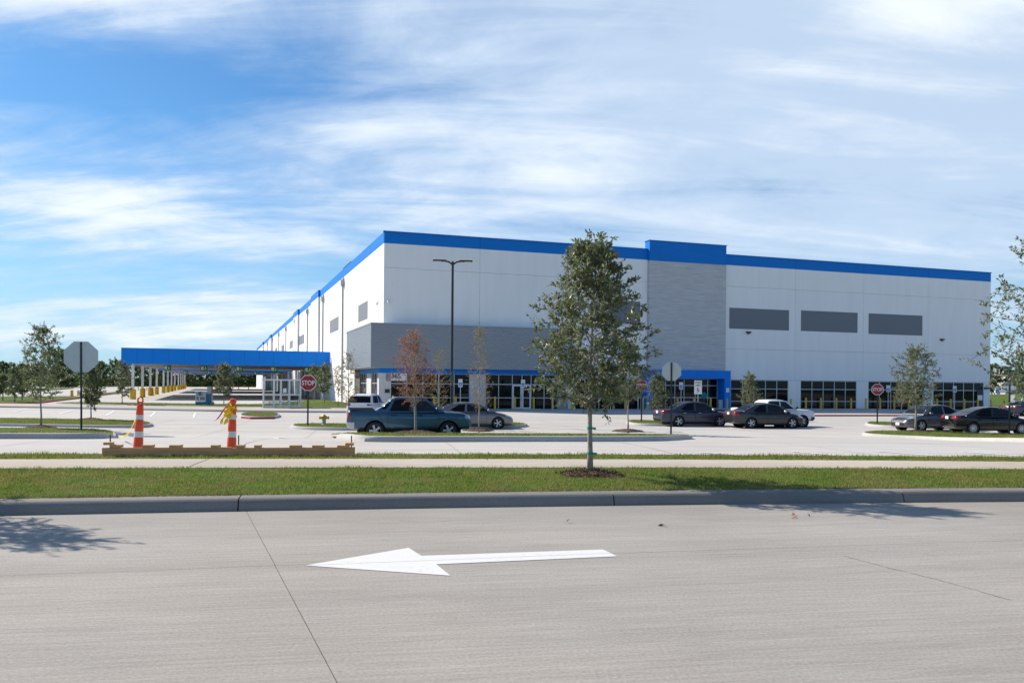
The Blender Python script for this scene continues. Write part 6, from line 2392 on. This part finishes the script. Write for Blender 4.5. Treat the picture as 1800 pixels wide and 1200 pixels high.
lot_tree(1155, 741, 655, 722, 18, 4800, 0.11, GR, 'grey-green bushy young oak behind the back of the stop sign by the portal', 33, 'oval', n1=28, trunk_r=0.04, group='car park trees', mul=False)
lot_tree(1318, 738, 654, 716, 19, 4500, 0.11, GR, 'pale grey-green young oak between the blue portal and the white pickup', 34, 'cone', n1=30, trunk_r=0.04, off=0.0, group='car park trees', mul=False, rise=0.8)
lot_tree(1609.5, 758.5, 606, 714, 40, 9500, 0.085, GR, 'pale grey-green young oak standing before the grey and black sedans', 35, 'oval', n1=48, trunk_r=0.055, group='car park trees', rise=0.7, wisps=6)
lot_tree(1584, 727, 668, 712, 13, 900, 0.12, 'sparse', 'small brownish tree by the red kerb behind the pale oak', 36, 'oval', n1=20, trunk_r=0.04, off=0.1, group='car park trees', mul=False)
for i, (px, pyb, pyt, pyc, hw) in enumerate([(5, 704, 655, 692, 11), (26, 706, 640, 694, 15), (39, 703, 652, 692, 9)]):
    lot_tree(px, pyb, pyt, pyc, hw, 2400, 0.2, OK2, 'small dark oak on the far lawn behind the stop sign by the orange cone', 60 + i, 'oval', n1=22, trunk_r=0.07, group='oaks on the far lawn', mul=False)

# ---- woodland beyond the yard
rng_w = random.Random(3)
WOOD = [('wood_leaf', 0.8), ('oak1', 0.2)]
wood = [(-70, 300, 10), (-30, 290, 9), (5, 310, 8.5), (42, 300, 8), (70, 300, 8), (97, 262, 12.5), (120, 265, 12.0), (150, 300, 9), (176, 310, 9.5), (205, 330, 10.5), (235, 345, 12), (262, 340, 12.5), (287, 350, 12), (312, 345, 12), (338, 352, 11.5), (362, 360, 11.5), (388, 362, 11), (412, 366, 11), (436, 372, 10.5), (458, 380, 10)]
for i, (px, d, h) in enumerate(wood):
    q = at_depth(px, 690, d)
    tree(Vector((q.x, q.y, -0.9)), h, h * 0.08, h * rng_w.uniform(0.40, 0.52), 5200, 0.62, WOOD, 'tall woodland tree in the belt of trees beyond the van yard', 100 + i, 'round', n1=34, trunk_r=0.16, bark='bark_dark', name='woodland_tree', group='woodland beyond the van yard', twig=5, rise=0.35)
# low scrub closing the gaps at the foot of the wood
def scrub(name, pts, h, label, seed, n, ls):
    rng = np.random.default_rng(seed)
    P0 = np.array([(p.x, p.y) for p in pts])
    seg = rng.integers(0, len(P0) - 1, n); t = rng.uniform(0, 1, n)[:, None]
    xy = P0[seg] * (1 - t) + P0[seg + 1] * t + rng.normal(0, 3.0, (n, 2))
    z = -1.0 + h * (0.75 + 0.25 * np.sin(xy[:, 0] * 0.35 + np.sin(xy[:, 0] * 0.13) * 3)) * rng.uniform(0, 1, n) ** 0.8
    o = leaf_mesh(name, np.column_stack([xy, z]), ls, rng, M['wood_leaf'], None, None, 0.7)
    tag(o, label, 'scrub', kind='stuff')
scrub('scrub', [at_depth(px, 690, d + 14) for px, d, h in wood], 5.2, 'dark scrub along the foot of the wood', 5, 26000, 0.7)

# ---- right-hand distance: lawn, trees, pale building
a = at_depth(1735, 700, 118); c = at_depth(1900, 700, 118); e = at_depth(1900, 700, 250); g_ = at_depth(1720, 700, 250)
b = MB(); b.add([(a.x, a.y, -0.93), (c.x + 30, c.y, -0.93), (e.x + 40, e.y, -0.25), (g_.x, g_.y, -0.25)], [(0, 1, 2, 3)]); o = b.build('lawn', M['turf']); tag(o, kind='structure')
b = MB(); b.add([(g_.x - 20, g_.y, -0.26), (e.x + 60, e.y, -0.26), (e.x + 60, e.y + 14, -0.26), (g_.x - 20, g_.y + 14, -0.26)], [(0, 1, 2, 3)]); o = b.build('side_road', M['road']); tag(o, kind='structure')
for i, (px, d, h) in enumerate([(1722, 300, 11), (1748, 290, 11), (1800, 275, 15), (1835, 280, 16), (1875, 285, 15)]):
    q = at_depth(px, 690, d)
    tree(Vector((q.x, q.y, -0.9)), h, h * 0.1, h * 0.42, 6500, 0.55, WOOD, 'leafy tree beyond the lawn at the warehouse end', 140 + i, 'round', n1=30, trunk_r=0.15, bark='bark_dark', name='roadside_tree', group='trees beyond the lawn at the warehouse end', twig=5)
q = at_depth(1782, 690, 330)
root = empty('distant_building', (q.x, q.y, -0.9), TH, 'pale flat-roofed building beyond the lawn at the warehouse end', 'building')
b = MB(); b.box(-4.5, 12, 0, 20, 0, 9.5); b.build('wall', plain('pale_render', (0.62, 0.63, 0.62), 0.8), root)
b = MB(); b.box(-4.7, 12.2, -0.2, 20.2, 9.5, 9.9); b.build('roof', M['grey_metal'], root)
for i in range(4):
    b = MB(); b.box(-3 + i * 3.6, -1.2 + i * 3.6, -0.05, 0.05, 5.5, 7.2); w_ = b.build('window', M['glass'], root)

# ================================================================== GRASS on the verge (kept off the mulch)
def off_mulch(pts):
    d = ((pts[:, 0] - t1.x) / 0.50) ** 2 + ((pts[:, 1] - t1.y) / 0.33) ** 2
    return pts[d > 1.0]


o = blades('dry_grass', g1e, 0.045, 0.011, 73, None, M['straw']); tag(o, 'dry yellow fringe of turf along the back of the road kerb', 'grass')
o = blades('grass', off_mulch(g1), 0.040, 0.010, 71); tag(o, 'short mown turf on the verge between road kerb and sidewalk', 'grass')
o = blades('grass', np.vstack([g2, g2e]), 0.050, 0.013, 72); tag(o, 'narrow strip of mown turf between sidewalk and car park', 'grass')
# leaf litter and grit
rng = np.random.default_rng(9)
for k, (px, py) in enumerate([(1396, 906.5), (1421, 907), (994, 918), (1161, 925), (1168, 886), (1394, 910)]):
    q = at_z(px, py, 0.004)
    o = leaf_mesh('fallen_leaf', np.array([[q.x, q.y, 0.006]] * 3) + rng.normal(0, 0.02, (3, 3)) * np.array([1, 1, 0.1]), 0.06, rng, M['rust'] if k in (0, 5) else M['chips'], None)
    tag(o, 'dry fallen leaf lying on the grey road slab', 'leaf', 'fallen leaves on the road')
